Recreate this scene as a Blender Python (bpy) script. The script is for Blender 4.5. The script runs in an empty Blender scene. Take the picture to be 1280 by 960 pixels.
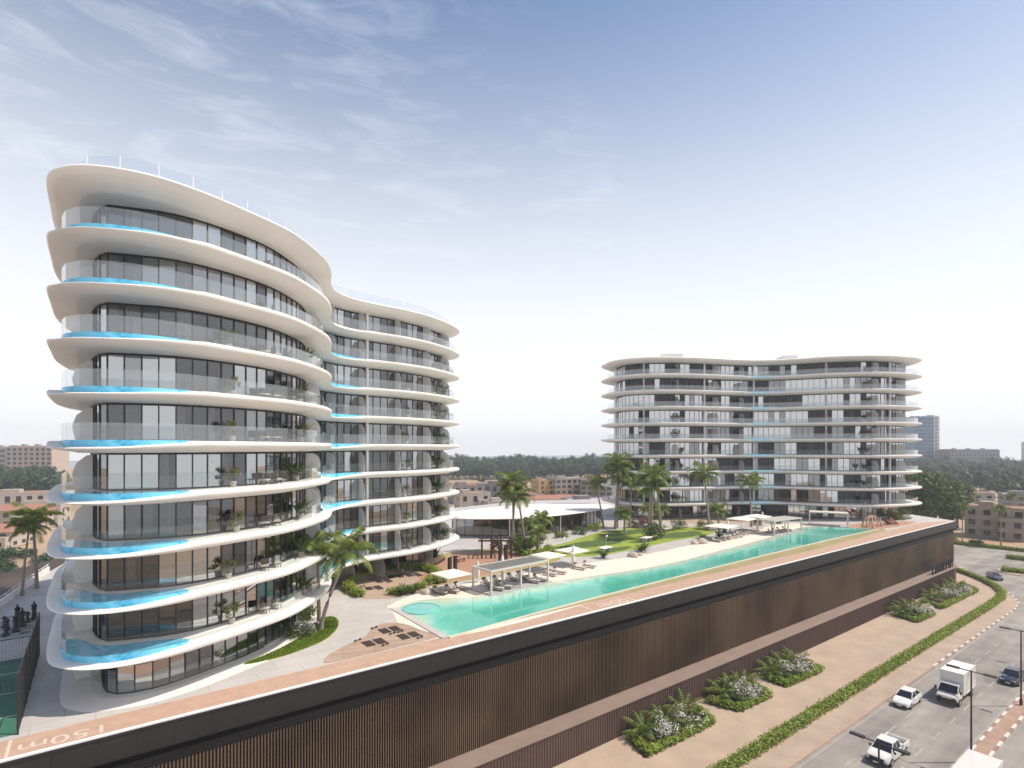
import bpy, math, random
from mathutils import Vector, Matrix
random.seed(7)
R = random.Random(11)
sc = bpy.context.scene
COL = sc.collection
PI = math.pi
STREET = -11.6
CAMZ = 17.0
FWD = (0.602, 0.7986)
RGT = (0.7986, -0.602)


def pd(px, d):
    """plan position seen at picture column px at depth d"""
    l = (px - 640) * d / 690.0
    return (FWD[0] * d + RGT[0] * l, FWD[1] * d + RGT[1] * l)


# ------------------------------------------------------------------ mesh helpers
class MB:
    def __init__(self):
        self.v = []; self.f = []; self.m = []; self.flat = set()

    def face(self, idx, m=0, flat=False):
        if flat: self.flat.add(len(self.f))
        self.f.append(idx); self.m.append(m)

    def poly(self, pts, m=0, flat=True):
        n = len(self.v); self.v += [tuple(p) for p in pts]
        self.face(list(range(n, n + len(pts))), m, flat)

    def box(self, c, s, rz=0.0, m=0, taper=1.0):
        n = len(self.v); ca, sa = math.cos(rz), math.sin(rz)
        for dz in (-.5, .5):
            k = taper if dz > 0 else 1.0
            for dx, dy in ((-.5, -.5), (.5, -.5), (.5, .5), (-.5, .5)):
                x, y = dx * s[0] * k, dy * s[1] * k
                self.v.append((c[0] + x * ca - y * sa, c[1] + x * sa + y * ca, c[2] + dz * s[2]))
        for q in ((3, 2, 1, 0), (4, 5, 6, 7), (0, 1, 5, 4), (1, 2, 6, 5), (2, 3, 7, 6), (3, 0, 4, 7)):
            self.face([n + i for i in q], m, True)
        return self

    def prism(self, poly, z0, z1, m=0, mside=None, smooth_side=False):
        n = len(self.v); k = len(poly)
        for z in (z0, z1):
            self.v += [(p[0], p[1], z) for p in poly]
        self.face(list(range(n + k - 1, n - 1, -1)), m, True)
        self.face(list(range(n + k, n + 2 * k)), m, True)
        for i in range(k):
            j = (i + 1) % k
            self.face([n + i, n + j, n + k + j, n + k + i], m if mside is None else mside, not smooth_side)
        return self

    def tube(self, pts, rad, n=8, m=0, cap=True):
        rings = []
        for i, p in enumerate(pts):
            p = Vector(p)
            a = Vector(pts[max(i - 1, 0)]); b = Vector(pts[min(i + 1, len(pts) - 1)])
            t = (b - a).normalized()
            u = t.cross(Vector((0, 0, 1)) if abs(t.z) < .95 else Vector((1, 0, 0))).normalized()
            w = t.cross(u)
            r = rad[i] if isinstance(rad, (list, tuple)) else rad
            s = len(self.v)
            for k in range(n):
                an = 2 * PI * k / n
                self.v.append(tuple(p + u * (r * math.cos(an)) + w * (r * math.sin(an))))
            rings.append(s)
        for a, b in zip(rings, rings[1:]):
            for k in range(n):
                self.face([a + k, b + k, b + (k + 1) % n, a + (k + 1) % n], m)
        if cap:
            self.face([rings[0] + k for k in range(n)], m, True)
            self.face([rings[-1] + k for k in range(n - 1, -1, -1)], m, True)
        return self

    def lathe(self, prof, c=(0, 0, 0), n=14, m=0):
        rings = []
        for r, z in prof:
            s = len(self.v)
            for k in range(n):
                a = 2 * PI * k / n
                self.v.append((c[0] + r * math.cos(a), c[1] + r * math.sin(a), c[2] + z))
            rings.append(s)
        for a, b in zip(rings, rings[1:]):
            for k in range(n):
                self.face([a + k, a + (k + 1) % n, b + (k + 1) % n, b + k], m)
        self.face([rings[0] + k for k in range(n - 1, -1, -1)], m, True)
        self.face([rings[-1] + k for k in range(n)], m, True)
        return self

    def loops(self, rings, m=0, cap0=True, cap1=True, mats=None):
        """rings: closed loops with the same count, from top to bottom"""
        k = len(rings[0]); st = []
        for r in rings:
            st.append(len(self.v)); self.v += [tuple(p) for p in r]
        for q, (a, b) in enumerate(zip(st, st[1:])):
            for i in range(k):
                j = (i + 1) % k
                self.face([a + i, b + i, b + j, a + j], m if mats is None else mats[q])
        if cap0: self.face([st[0] + i for i in range(k)], m, True)
        if cap1: self.face([st[-1] + i for i in range(k - 1, -1, -1)], m, True)
        return self

    def data(self, name, mats, smooth=False, angle=35):
        me = bpy.data.meshes.new(name)
        me.from_pydata(self.v, [], self.f)
        for mt in (mats if isinstance(mats, (list, tuple)) else [mats]):
            me.materials.append(mt)
        if any(self.m): me.polygons.foreach_set('material_index', self.m)
        if smooth:
            me.polygons.foreach_set('use_smooth', [i not in self.flat for i in range(len(self.f))])
            me.set_sharp_from_angle(angle=math.radians(angle))
        me.update()
        return me

    def build(self, name, mats, parent=None, loc=(0, 0, 0), smooth=False, angle=35):
        return link(name, self.data(name, mats, smooth, angle), parent, loc)


def link(name, me, parent=None, loc=(0, 0, 0), rz=0.0, sc_=1.0):
    o = bpy.data.objects.new(name, me)
    COL.objects.link(o)
    o.location = loc; o.rotation_euler = (0, 0, rz)
    o.scale = (sc_,) * 3 if not isinstance(sc_, (tuple, list)) else sc_
    if parent is not None: o.parent = parent
    return o


def tag(o, label, cat, group=None, kind=None):
    o['label'] = label; o['category'] = cat
    if group: o['group'] = group
    if kind: o['kind'] = kind
    return o


def thing(name, label, cat, loc=(0, 0, 0), rz=0.0, group=None):
    return tag(link(name, None, None, loc, rz), label, cat, group)


def structure(o):
    o['kind'] = 'structure'; return o


def stuff(o, label=None, cat=None):
    o['kind'] = 'stuff'
    if label: o['label'] = label; o['category'] = cat
    return o


def dup(root, loc, rz=0.0, s=1.0, label=None, group=None):
    r = root.copy(); COL.objects.link(r)
    r.location = loc; r.rotation_euler = (0, 0, rz)
    r.scale = (s,) * 3 if not isinstance(s, (tuple, list)) else s
    if label: r['label'] = label
    if group: r['group'] = group
    for ch in list(root.children):
        c = ch.copy(); COL.objects.link(c); c.parent = r
        for g in list(ch.children):
            d = g.copy(); COL.objects.link(d); d.parent = c
    return r


class Maker:
    """keeps one prototype and copies it after its first use"""
    def __init__(self, fn): self.fn = fn; self.p = None
    def __call__(self, loc, rz=0.0, s=1.0, label=None, group=None):
        if self.p is None:
            self.p = o = self.fn()
            o.location = loc; o.rotation_euler = (0, 0, rz)
            o.scale = (s,) * 3 if not isinstance(s, (tuple, list)) else s
            if label: o['label'] = label
            if group: o['group'] = group
            return o
        return dup(self.p, loc, rz, s, label, group)


def spline(ctrl, closed=True, step=0.7):
    n = len(ctrl); out = []
    rng = range(n) if closed else range(n - 1)
    for i in rng:
        p1 = Vector(ctrl[i]); p2 = Vector(ctrl[(i + 1) % n])
        p0 = Vector(ctrl[(i - 1) % n]) if closed or i > 0 else p1
        p3 = Vector(ctrl[(i + 2) % n]) if closed or i + 2 < n else p2
        k = max(4, int((p2 - p1).length / .15))
        for q in range(k):
            t = q / k
            out.append(.5 * ((2 * p1) + (p2 - p0) * t + (2 * p0 - 5 * p1 + 4 * p2 - p3) * t * t + (3 * p1 - p0 - 3 * p2 + p3) * t ** 3))
    if not closed: out.append(Vector(ctrl[-1]))
    return resample(out, closed, step)


def resample(pts, closed, step):
    pts = [Vector(p) for p in pts]
    if closed: pts = pts + [pts[0]]
    L = [0.0]
    for a, b in zip(pts, pts[1:]): L.append(L[-1] + (b - a).length)
    n = max(2, round(L[-1] / step)); out = []; j = 0
    for i in range(n if closed else n + 1):
        s = L[-1] * i / n
        while j < len(L) - 2 and L[j + 1] < s: j += 1
        t = (s - L[j]) / max(1e-9, L[j + 1] - L[j])
        out.append(pts[j].lerp(pts[j + 1], min(1, max(0, t))))
    return out


def normals(pts, closed=True):
    n = len(pts); out = []
    for i in range(n):
        a = pts[(i - 1) % n] if closed or i > 0 else pts[i]
        b = pts[(i + 1) % n] if closed or i < n - 1 else pts[i]
        t = (b - a).normalized()
        out.append(Vector((-t.y, t.x)))          # points inward for a loop run anticlockwise
    return out


def inset(pts, d, closed=True, bump=None):
    """bump = (point, extra, width): a deeper set-back round one bend"""
    out = []
    for p, nn in zip(pts, normals(pts, closed)):
        e = bump[1] * math.exp(-((p - Vector(bump[0])).length / bump[2]) ** 2) if bump else 0.0
        out.append(p + nn * (d + e))
    if closed and d > 1.2:                      # relax folds at tight bends
        for _ in range(int(d * 2)):
            out = [(out[i - 1] + out[i] * 2 + out[(i + 1) % len(out)]) / 4 for i in range(len(out))]
    return out


def ring3(pts, z): return [(p.x, p.y, z) for p in pts]


def sub_path(loop, a, b):
    """the run of a loop from the point nearest a onwards to the one nearest b"""
    ia = min(range(len(loop)), key=lambda i: (loop[i] - Vector(a)).length)
    ib = min(range(len(loop)), key=lambda i: (loop[i] - Vector(b)).length)
    return [loop[i % len(loop)] for i in range(ia, (ib if ib > ia else ib + len(loop)) + 1)]


# ------------------------------------------------------------------ materials
def nt(name):
    m = bpy.data.materials.new(name); m.use_nodes = True
    t = m.node_tree
    return m, t, t.nodes['Principled BSDF'], t.nodes['Material Output']


def node(t, kind, **kw):
    n = t.nodes.new(kind)
    for k, v in kw.items():
        if hasattr(n, k): setattr(n, k, v)
        else: n.inputs[k].default_value = v
    return n


def c4(c): return (c[0], c[1], c[2], 1)


def mixrgb(t, fac, a, b):
    n = t.nodes.new('ShaderNodeMix'); n.data_type = 'RGBA'
    for s, v in ((0, fac), (6, a), (7, b)):
        if isinstance(v, (tuple, list)): n.inputs[s].default_value = c4(v)
        elif isinstance(v, (int, float)): n.inputs[s].default_value = v
        else: t.links.new(v, n.inputs[s])
    return n.outputs[2]


def mat(name, c, rough=.6, metal=0.0, var=0.0, scale=1.0, bump=0.0, spec=.5, c2=None, detail=4.0, coat=0.0, bscale=None):
    m, t, b, o = nt(name)
    b.inputs['Roughness'].default_value = rough
    b.inputs['Metallic'].default_value = metal
    b.inputs['Specular IOR Level'].default_value = spec
    b.inputs['Coat Weight'].default_value = coat
    b.inputs['Base Color'].default_value = c4(c)
    if var or c2 or bump:
        co = node(t, 'ShaderNodeTexCoord')
        nz = node(t, 'ShaderNodeTexNoise', Scale=scale, Detail=detail)
        t.links.new(co.outputs['Object'], nz.inputs['Vector'])
        if var or c2:
            rp = node(t, 'ShaderNodeMapRange'); rp.inputs[1].default_value = .3; rp.inputs[2].default_value = .7
            t.links.new(nz.outputs['Fac'], rp.inputs[0])
            lo = c2 if c2 else tuple(x * (1 - var) for x in c)
            hi = c if c2 else tuple(min(1, x * (1 + var)) for x in c)
            t.links.new(mixrgb(t, rp.outputs[0], lo, hi), b.inputs['Base Color'])
        if bump:
            src = nz
            if bscale:
                src = node(t, 'ShaderNodeTexNoise', Scale=bscale, Detail=3.0)
                t.links.new(co.outputs['Object'], src.inputs['Vector'])
            bp = node(t, 'ShaderNodeBump', Strength=bump, Distance=.05)
            t.links.new(src.outputs['Fac'], bp.inputs['Height']); t.links.new(bp.outputs[0], b.inputs['Normal'])
    return m


def tiled(name, c, c2, mortar, w, h, ms=.012, rough=.6, rot=0.0, offset=.5, bump=0.15, stain=.08):
    """paving or planks"""
    m, t, b, o = nt(name)
    co = node(t, 'ShaderNodeTexCoord'); mp = node(t, 'ShaderNodeMapping'); mp.inputs['Rotation'].default_value = (0, 0, rot)
    br = node(t, 'ShaderNodeTexBrick', Scale=1.0)
    br.offset = offset
    br.inputs['Color1'].default_value = c4(c); br.inputs['Color2'].default_value = c4(c2); br.inputs['Mortar'].default_value = c4(mortar)
    br.inputs['Brick Width'].default_value = w; br.inputs['Row Height'].default_value = h; br.inputs['Mortar Size'].default_value = ms
    br.inputs['Bias'].default_value = 0.0
    t.links.new(co.outputs['Object'], mp.inputs[0]); t.links.new(mp.outputs[0], br.inputs['Vector'])
    nz = node(t, 'ShaderNodeTexNoise', Scale=.35, Detail=5.0); t.links.new(co.outputs['Object'], nz.inputs['Vector'])
    rp = node(t, 'ShaderNodeMapRange'); rp.inputs[1].default_value = .3; rp.inputs[2].default_value = .7; rp.inputs[3].default_value = 1 - stain; rp.inputs[4].default_value = 1 + stain
    t.links.new(nz.outputs['Fac'], rp.inputs[0])
    mu = node(t, 'ShaderNodeVectorMath', operation='SCALE'); t.links.new(br.outputs['Color'], mu.inputs[0]); t.links.new(rp.outputs[0], mu.inputs['Scale'])
    t.links.new(mu.outputs[0], b.inputs['Base Color'])
    b.inputs['Roughness'].default_value = rough
    if bump:
        bp = node(t, 'ShaderNodeBump', Strength=bump, Distance=.02); bp.invert = True
        t.links.new(br.outputs['Fac'], bp.inputs['Height']); t.links.new(bp.outputs[0], b.inputs['Normal'])
    return m


def leafmat(name, lo, hi, trans=.35):
    m, t, b, o = nt(name)
    t.nodes.remove(b)
    g = node(t, 'ShaderNodeNewGeometry')
    co = node(t, 'ShaderNodeTexCoord'); nz = node(t, 'ShaderNodeTexNoise', Scale=.9, Detail=2.0); t.links.new(co.outputs['Object'], nz.inputs['Vector'])
    ad = node(t, 'ShaderNodeMath', operation='MULTIPLY_ADD'); ad.inputs[1].default_value = .5
    t.links.new(g.outputs['Random Per Island'], ad.inputs[0])
    m2 = node(t, 'ShaderNodeMath', operation='MULTIPLY_ADD'); m2.inputs[1].default_value = 1.2; m2.inputs[2].default_value = -.35
    t.links.new(nz.outputs['Fac'], m2.inputs[0]); t.links.new(m2.outputs[0], ad.inputs[2])
    ad.use_clamp = True
    col = mixrgb(t, ad.outputs[0], lo, hi)
    d = node(t, 'ShaderNodeBsdfPrincipled'); d.inputs['Roughness'].default_value = .5; d.inputs['Specular IOR Level'].default_value = .3
    tr = node(t, 'ShaderNodeBsdfTranslucent')
    t.links.new(col, d.inputs['Base Color']); t.links.new(col, tr.inputs['Color'])
    mx = node(t, 'ShaderNodeMixShader'); mx.inputs[0].default_value = trans
    t.links.new(d.outputs[0], mx.inputs[1]); t.links.new(tr.outputs[0], mx.inputs[2]); t.links.new(mx.outputs[0], o.inputs['Surface'])
    return m


def clearglass(name, tint, base, fres=1.5, rough=.0, milk=0.0, milkcol=(.85, .88, .9)):
    """sheet glass: see-through tint plus fresnel reflection, with an optional milky share"""
    m, t, b, o = nt(name)
    t.nodes.remove(b)
    tr = node(t, 'ShaderNodeBsdfTransparent'); tr.inputs[0].default_value = c4(tint)
    gl = node(t, 'ShaderNodeBsdfGlossy'); gl.inputs['Color'].default_value = (1, 1, 1, 1); gl.inputs['Roughness'].default_value = rough
    fr = node(t, 'ShaderNodeLayerWeight', Blend=.5)
    pw = node(t, 'ShaderNodeMath', operation='POWER'); pw.inputs[1].default_value = 4.0; t.links.new(fr.outputs['Facing'], pw.inputs[0])
    f0 = base + ((fres - 1) / (fres + 1)) ** 2
    ma = node(t, 'ShaderNodeMath', operation='MULTIPLY_ADD'); ma.inputs[1].default_value = 1 - f0; ma.inputs[2].default_value = f0; ma.use_clamp = True
    t.links.new(pw.outputs[0], ma.inputs[0])
    first = tr
    if milk:
        df = node(t, 'ShaderNodeBsdfDiffuse'); df.inputs[0].default_value = c4(milkcol)
        tl = node(t, 'ShaderNodeBsdfTranslucent'); tl.inputs[0].default_value = c4(milkcol)
        a0 = node(t, 'ShaderNodeMixShader'); a0.inputs[0].default_value = .5
        t.links.new(df.outputs[0], a0.inputs[1]); t.links.new(tl.outputs[0], a0.inputs[2])
        first = node(t, 'ShaderNodeMixShader'); first.inputs[0].default_value = milk
        t.links.new(tr.outputs[0], first.inputs[1]); t.links.new(a0.outputs[0], first.inputs[2])
    mx = node(t, 'ShaderNodeMixShader')
    t.links.new(ma.outputs[0], mx.inputs[0]); t.links.new(first.outputs[0], mx.inputs[1]); t.links.new(gl.outputs[0], mx.inputs[2])
    t.links.new(mx.outputs[0], o.inputs['Surface'])
    return m


def watermat(name, c, c2, scale, bump=.1, bscale=2.0, tiles=0.0):
    """shallow pool over a coloured mosaic floor"""
    m, t, b, o = nt(name)
    co = node(t, 'ShaderNodeTexCoord')
    nz = node(t, 'ShaderNodeTexNoise', Scale=scale, Detail=5.0, Distortion=.6); t.links.new(co.outputs['Object'], nz.inputs['Vector'])
    rp = node(t, 'ShaderNodeMapRange'); rp.inputs[1].default_value = .35; rp.inputs[2].default_value = .65
    t.links.new(nz.outputs['Fac'], rp.inputs[0])
    col = mixrgb(t, rp.outputs[0], c2, c)
    if tiles:
        vo = node(t, 'ShaderNodeTexVoronoi', Scale=tiles); t.links.new(co.outputs['Object'], vo.inputs['Vector'])
        sp = node(t, 'ShaderNodeSeparateColor'); t.links.new(vo.outputs['Color'], sp.inputs[0])
        r2 = node(t, 'ShaderNodeMapRange'); r2.inputs[3].default_value = 0; r2.inputs[4].default_value = .6; t.links.new(sp.outputs[0], r2.inputs[0])
        col = mixrgb(t, r2.outputs[0], col, c)
    t.links.new(col, b.inputs['Base Color'])
    b.inputs['Roughness'].default_value = .08; b.inputs['Specular IOR Level'].default_value = .22
    n2 = node(t, 'ShaderNodeTexNoise', Scale=bscale, Detail=3.0); t.links.new(co.outputs['Object'], n2.inputs['Vector'])
    bp = node(t, 'ShaderNodeBump', Strength=bump, Distance=.05)
    t.links.new(n2.outputs['Fac'], bp.inputs['Height']); t.links.new(bp.outputs[0], b.inputs['Normal'])
    return m


M = {}
M['white'] = mat('white_render', (.82, .785, .745), .55, c2=(.755, .715, .67), scale=.35, detail=6)
M['whitewall'] = mat('white_wall', (.74, .72, .70), .7, var=.04, scale=.5)
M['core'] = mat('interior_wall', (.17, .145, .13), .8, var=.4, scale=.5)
M['frame'] = mat('dark_frame', (.018, .018, .020), .4)
M['glass'] = [clearglass('window_glass', (.58, .58, .59), .06, 1.5), clearglass('window_glass_coated', (.45, .45, .47), .22, 1.5), clearglass('window_glass_mirror', (.35, .35, .37), .40, 1.5)]
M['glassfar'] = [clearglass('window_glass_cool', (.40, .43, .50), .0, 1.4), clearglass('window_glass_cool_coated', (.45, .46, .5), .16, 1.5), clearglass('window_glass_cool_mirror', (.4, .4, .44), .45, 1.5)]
M['rail'] = clearglass('balustrade_glass', (.95, .97, .97), .0, 1.35, milk=.012)
M['railup'] = clearglass('balustrade_glass_sky_sheen', (.92, .94, .95), .05, 1.4, milk=.06)  # same glass made milkier, the upper storeys' sky reflection put into its colour
M['frost'] = clearglass('frosted_glass', (.8, .8, .8), .03, 1.4, milk=.62, milkcol=(.80, .78, .77))
M['curtain'] = mat('curtain', (.80, .77, .74), .9, var=.1, scale=6)
M['bluepool'] = watermat('blue_mosaic_pool', (.20, .62, .83), (.03, .32, .55), .7, .25, 2.2, 5.0)
M['cyanpool'] = watermat('bright_cyan_pool', (.70, .93, .98), (.42, .84, .96), .9, .12, 2.5, 6.0)

M['deck'] = tiled('pale_paving', (.455, .43, .41), (.49, .465, .44), (.32, .30, .28), 3.2, 1.6, .022, .6)
M['track'] = mat('terracotta_track', (.45, .30, .22), .8, var=.09, scale=1.2, bump=.15, bscale=60)
M['paint'] = mat('white_paint', (.80, .77, .73), .6)
M['trackpaint'] = mat('faded_paint', (.60, .50, .42), .7, var=.06, scale=3)
M['wood'] = tiled('timber_boards', (.47, .345, .26), (.37, .26, .195), (.14, .10, .07), 5.0, .28, .022, .65, rot=0.35)
M['sand'] = mat('beach_sand', (.72, .63, .53), .95, var=.06, scale=.6, bump=.3, bscale=9)
M['sandy'] = mat('sandy_ground', (.50, .345, .22), .95, c2=(.30, .225, .14), scale=.016, detail=8)
M['grass'] = mat('lawn_grass', (.29, .35, .04), .9, c2=(.21, .275, .03), scale=.5, bump=.5, bscale=14)
M['grassdark'] = mat('mown_green', (.075, .13, .022), .9, c2=(.055, .10, .018), scale=.5, bump=.4, bscale=14)
M['blade'] = leafmat('grass_blades', (.11, .18, .02), (.26, .36, .05), .3)
M['hedge'] = leafmat('hedge_leaves', (.15, .205, .025), (.38, .46, .08), .35)
M['hedgecore'] = mat('hedge_core', (.09, .12, .025), .95, var=.4, scale=3)
M['palm'] = leafmat('palm_leaves', (.06, .10, .018), (.29, .34, .085), .3)
M['leaf'] = leafmat('tree_leaves', (.03, .06, .014), (.14, .19, .045), .28)
M['leafblue'] = leafmat('dark_tree_leaves', (.020, .050, .030), (.085, .14, .065), .2)
M['olive'] = leafmat('olive_leaves', (.12, .14, .03), (.32, .31, .10), .3)
M['flower'] = leafmat('white_blossom', (.62, .55, .52), (.90, .86, .82), .3)
M['redflower'] = leafmat('red_leaves', (.22, .06, .05), (.45, .16, .12), .2)
M['trunk'] = mat('trunk_bark', (.20, .145, .105), .9, var=.3, scale=6, bump=.5)
M['palmtrunk'] = mat('palm_bark', (.30, .25, .20), .9, var=.25, scale=9, bump=.4)
M['parapet'] = mat('black_metal_panel', (.026, .022, .022), .5, var=.18, scale=.3, spec=.35)
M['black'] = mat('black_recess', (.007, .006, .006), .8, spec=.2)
M['slat'] = mat('bronze_slat', (.20, .135, .085), .4, metal=.4, c2=(.085, .060, .043), scale=.13, detail=3)
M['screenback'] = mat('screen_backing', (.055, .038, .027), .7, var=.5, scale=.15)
M['basewall'] = mat('red_brown_cladding', (.105, .062, .052), .7, var=.12, scale=.4)
M['ledge'] = mat('red_brown_coping', (.235, .17, .135), .75, var=.08, scale=.4)
M['pave'] = tiled('street_paving', (.405, .305, .225), (.42, .315, .235), (.355, .265, .195), .6, .3, .006, .85, bump=.1, stain=.10)
M['pave2'] = tiled('kerbside_paving', (.375, .285, .215), (.40, .305, .23), (.33, .25, .19), .4, .2, .006, .85, bump=.1, stain=.12)
M['soil'] = mat('planting_soil', (.12, .075, .05), .95, var=.3, scale=4, bump=.5)
M['kerbw'] = mat('kerb_pale', (.62, .56, .48), .8, var=.08, scale=2)
M['kerbd'] = mat('kerb_brown', (.27, .18, .135), .8, var=.1, scale=2)
M['kerbs'] = mat('kerb_stone', (.40, .28, .215), .85, var=.1, scale=2)
M['louvre'] = mat('grey_louvre', (.19, .185, .16), .5, var=.05, scale=1)
M['post'] = mat('pale_post', (.58, .54, .49), .5)
M['canvas'] = mat('cream_canvas', (.80, .73, .65), .85, var=.03, scale=1)
M['cushion'] = mat('grey_cushion', (.45, .41, .37), .9, var=.06, scale=3)
M['darkcushion'] = mat('brown_cushion', (.10, .055, .045), .9)
M['lframe'] = mat('lounger_frame', (.16, .13, .11), .6)
M['darkwood'] = mat('brown_timber', (.075, .042, .032), .6, var=.2, scale=3)
M['rubber'] = mat('orange_rubber', (.36, .205, .135), .9, var=.08, scale=2)
M['redrubber'] = mat('red_rubber', (.40, .22, .165), .9, var=.12, scale=.6)
M['mat'] = mat('dark_mat', (.035, .022, .02), .8)
M['rock'] = mat('pale_rock', (.47, .39, .31), .9, var=.2, scale=1.5, bump=.5)
M['pot'] = mat('clay_pot', (.42, .37, .32), .7, var=.1, scale=3)
M['black2'] = mat('black_metal', (.02, .02, .022), .45)
M['court'] = mat('green_court', (.045, .17, .11), .8, var=.06, scale=1)
M['tyre'] = mat('tyre', (.02, .02, .02), .8)
M['rim'] = mat('wheel_rim', (.45, .45, .46), .35, metal=.8)
M['lamp'] = mat('headlamp', (.85, .85, .85), .1, coat=1.0)
M['carglass'] = mat('car_glass', (.012, .014, .018), .04, spec=.8)
M['lampost'] = mat('lamp_post_paint', (.03, .026, .026), .5)
M['plaster'] = mat('beige_plaster', (.36, .30, .25), .85, var=.07, scale=.5)
M['plasterw'] = mat('cream_plaster', (.46, .40, .35), .85, var=.07, scale=.5)
M['plasterg'] = mat('grey_plaster', (.27, .24, .235), .85, var=.07, scale=.5)
M['ochre'] = mat('ochre_plaster', (.48, .32, .15), .85, var=.07, scale=.5)
M['tileroof'] = mat('terracotta_roof', (.36, .17, .12), .85, var=.2, scale=2)
M['flatroof'] = mat('grey_roof', (.38, .37, .38), .8, var=.1, scale=.6)
M['darkpane'] = mat('dark_pane', (.025, .028, .035), .08, spec=.8)
M['bluepane'] = mat('blue_pane', (.05, .10, .17), .1, spec=.8)
M['sea'] = mat('sea_water', (.10, .17, .22), .25)
M['asphalt'] = None


def asphalt():
    m, t, b, o = nt('worn_asphalt')
    co = node(t, 'ShaderNodeTexCoord')
    mp = node(t, 'ShaderNodeMapping'); mp.inputs['Scale'].default_value = (.02, .55, 1)
    t.links.new(co.outputs['Object'], mp.inputs[0])
    n1 = node(t, 'ShaderNodeTexNoise', Scale=1.0, Detail=4.0); t.links.new(mp.outputs[0], n1.inputs['Vector'])
    n2 = node(t, 'ShaderNodeTexNoise', Scale=.25, Detail=8.0); t.links.new(co.outputs['Object'], n2.inputs['Vector'])
    ad = node(t, 'ShaderNodeMath', operation='ADD'); t.links.new(n1.outputs['Fac'], ad.inputs[0]); t.links.new(n2.outputs['Fac'], ad.inputs[1])
    rp = node(t, 'ShaderNodeMapRange'); rp.inputs[1].default_value = .75; rp.inputs[2].default_value = 1.25; t.links.new(ad.outputs[0], rp.inputs[0])
    base = mixrgb(t, rp.outputs[0], (.19, .168, .152), (.34, .305, .27))
    vo = node(t, 'ShaderNodeTexNoise', Scale=.9, Detail=6.0, Roughness=.7); t.links.new(co.outputs['Object'], vo.inputs['Vector'])
    r3 = node(t, 'ShaderNodeMapRange'); r3.inputs[1].default_value = .60; r3.inputs[2].default_value = .72; r3.inputs[3].default_value = 0; r3.inputs[4].default_value = .55; t.links.new(vo.outputs['Fac'], r3.inputs[0])
    t.links.new(mixrgb(t, r3.outputs[0], base, (.10, .09, .082)), b.inputs['Base Color'])
    b.inputs['Roughness'].default_value = .8
    n3 = node(t, 'ShaderNodeTexNoise', Scale=30.0); t.links.new(co.outputs['Object'], n3.inputs['Vector'])
    bp = node(t, 'ShaderNodeBump', Strength=.2, Distance=.01); t.links.new(n3.outputs['Fac'], bp.inputs['Height']); t.links.new(bp.outputs[0], b.inputs['Normal'])
    return m


def poolfloor():
    """sand shelving into turquoise mosaic towards the deep side"""
    m, t, b, o = nt('pool_floor')
    at = node(t, 'ShaderNodeAttribute'); at.attribute_name = 'deep'
    co = node(t, 'ShaderNodeTexCoord')
    nz = node(t, 'ShaderNodeTexNoise', Scale=.35, Detail=4.0, Distortion=.5); t.links.new(co.outputs['Object'], nz.inputs['Vector'])
    ad = node(t, 'ShaderNodeMath', operation='MULTIPLY_ADD'); ad.inputs[1].default_value = .5; t.links.new(nz.outputs['Fac'], ad.inputs[0])
    t.links.new(at.outputs['Fac'], ad.inputs[2])
    rp = node(t, 'ShaderNodeValToRGB')
    e = rp.color_ramp.elements
    e[0].position = .22; e[0].color = (.70, .62, .52, 1)
    e[1].position = .95; e[1].color = (.09, .43, .35, 1)
    a = e.new(.42); a.color = (.50, .62, .54, 1)
    a = e.new(.62); a.color = (.20, .57, .49, 1)
    t.links.new(ad.outputs[0], rp.inputs[0])
    t.links.new(rp.outputs[0], b.inputs['Base Color']); b.inputs['Roughness'].default_value = .7
    return m


def rippled():
    m, t, b, o = nt('clear_water')
    t.nodes.remove(b)
    tr = node(t, 'ShaderNodeBsdfTransparent'); tr.inputs[0].default_value = (.90, .98, .97, 1)
    gl = node(t, 'ShaderNodeBsdfGlossy'); gl.inputs['Roughness'].default_value = .03
    fr = node(t, 'ShaderNodeFresnel', IOR=1.33)
    co = node(t, 'ShaderNodeTexCoord'); nz = node(t, 'ShaderNodeTexNoise', Scale=1.3, Detail=3.0); t.links.new(co.outputs['Object'], nz.inputs['Vector'])
    bp = node(t, 'ShaderNodeBump', Strength=.10, Distance=.05); t.links.new(nz.outputs['Fac'], bp.inputs['Height'])
    t.links.new(bp.outputs[0], gl.inputs['Normal']); t.links.new(bp.outputs[0], fr.inputs['Normal'])
    mx = node(t, 'ShaderNodeMixShader'); t.links.new(fr.outputs[0], mx.inputs[0]); t.links.new(tr.outputs[0], mx.inputs[1]); t.links.new(gl.outputs[0], mx.inputs[2])
    t.links.new(mx.outputs[0], o.inputs['Surface'])
    return m


M['asphalt'] = asphalt(); M['poolfloor'] = poolfloor(); M['clearwater'] = rippled()


def paint(name, c): return mat(name, c, .28, coat=.6)
def glow(name, c, s):
    m, t, b, o = nt(name); b.inputs['Base Color'].default_value = c4(c)
    b.inputs['Emission Color'].default_value = c4(c); b.inputs['Emission Strength'].default_value = s
    return m


# ------------------------------------------------------------------ setting: ground, sea, podium deck
def sheet(name, poly, z, m, t=.05):
    return structure(MB().prism(poly, z - t, z).build(name, m))


def rect(x0, y0, x1, y1): return [(x0, y0), (x1, y0), (x1, y1), (x0, y1)]


structure(MB().prism(rect(-680, -85, 1580, 1580), STREET - .6, STREET - .15).build('ground', M['sandy']))
sea_poly = [(-670, 1150), (400, 900), (850, 600), (1150, 200), (1300, -80), (1575, -80), (1575, 1575), (-670, 1575)]
structure(MB().prism(sea_poly, STREET - .14, STREET - .05).build('sea', M['sea']))

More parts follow.
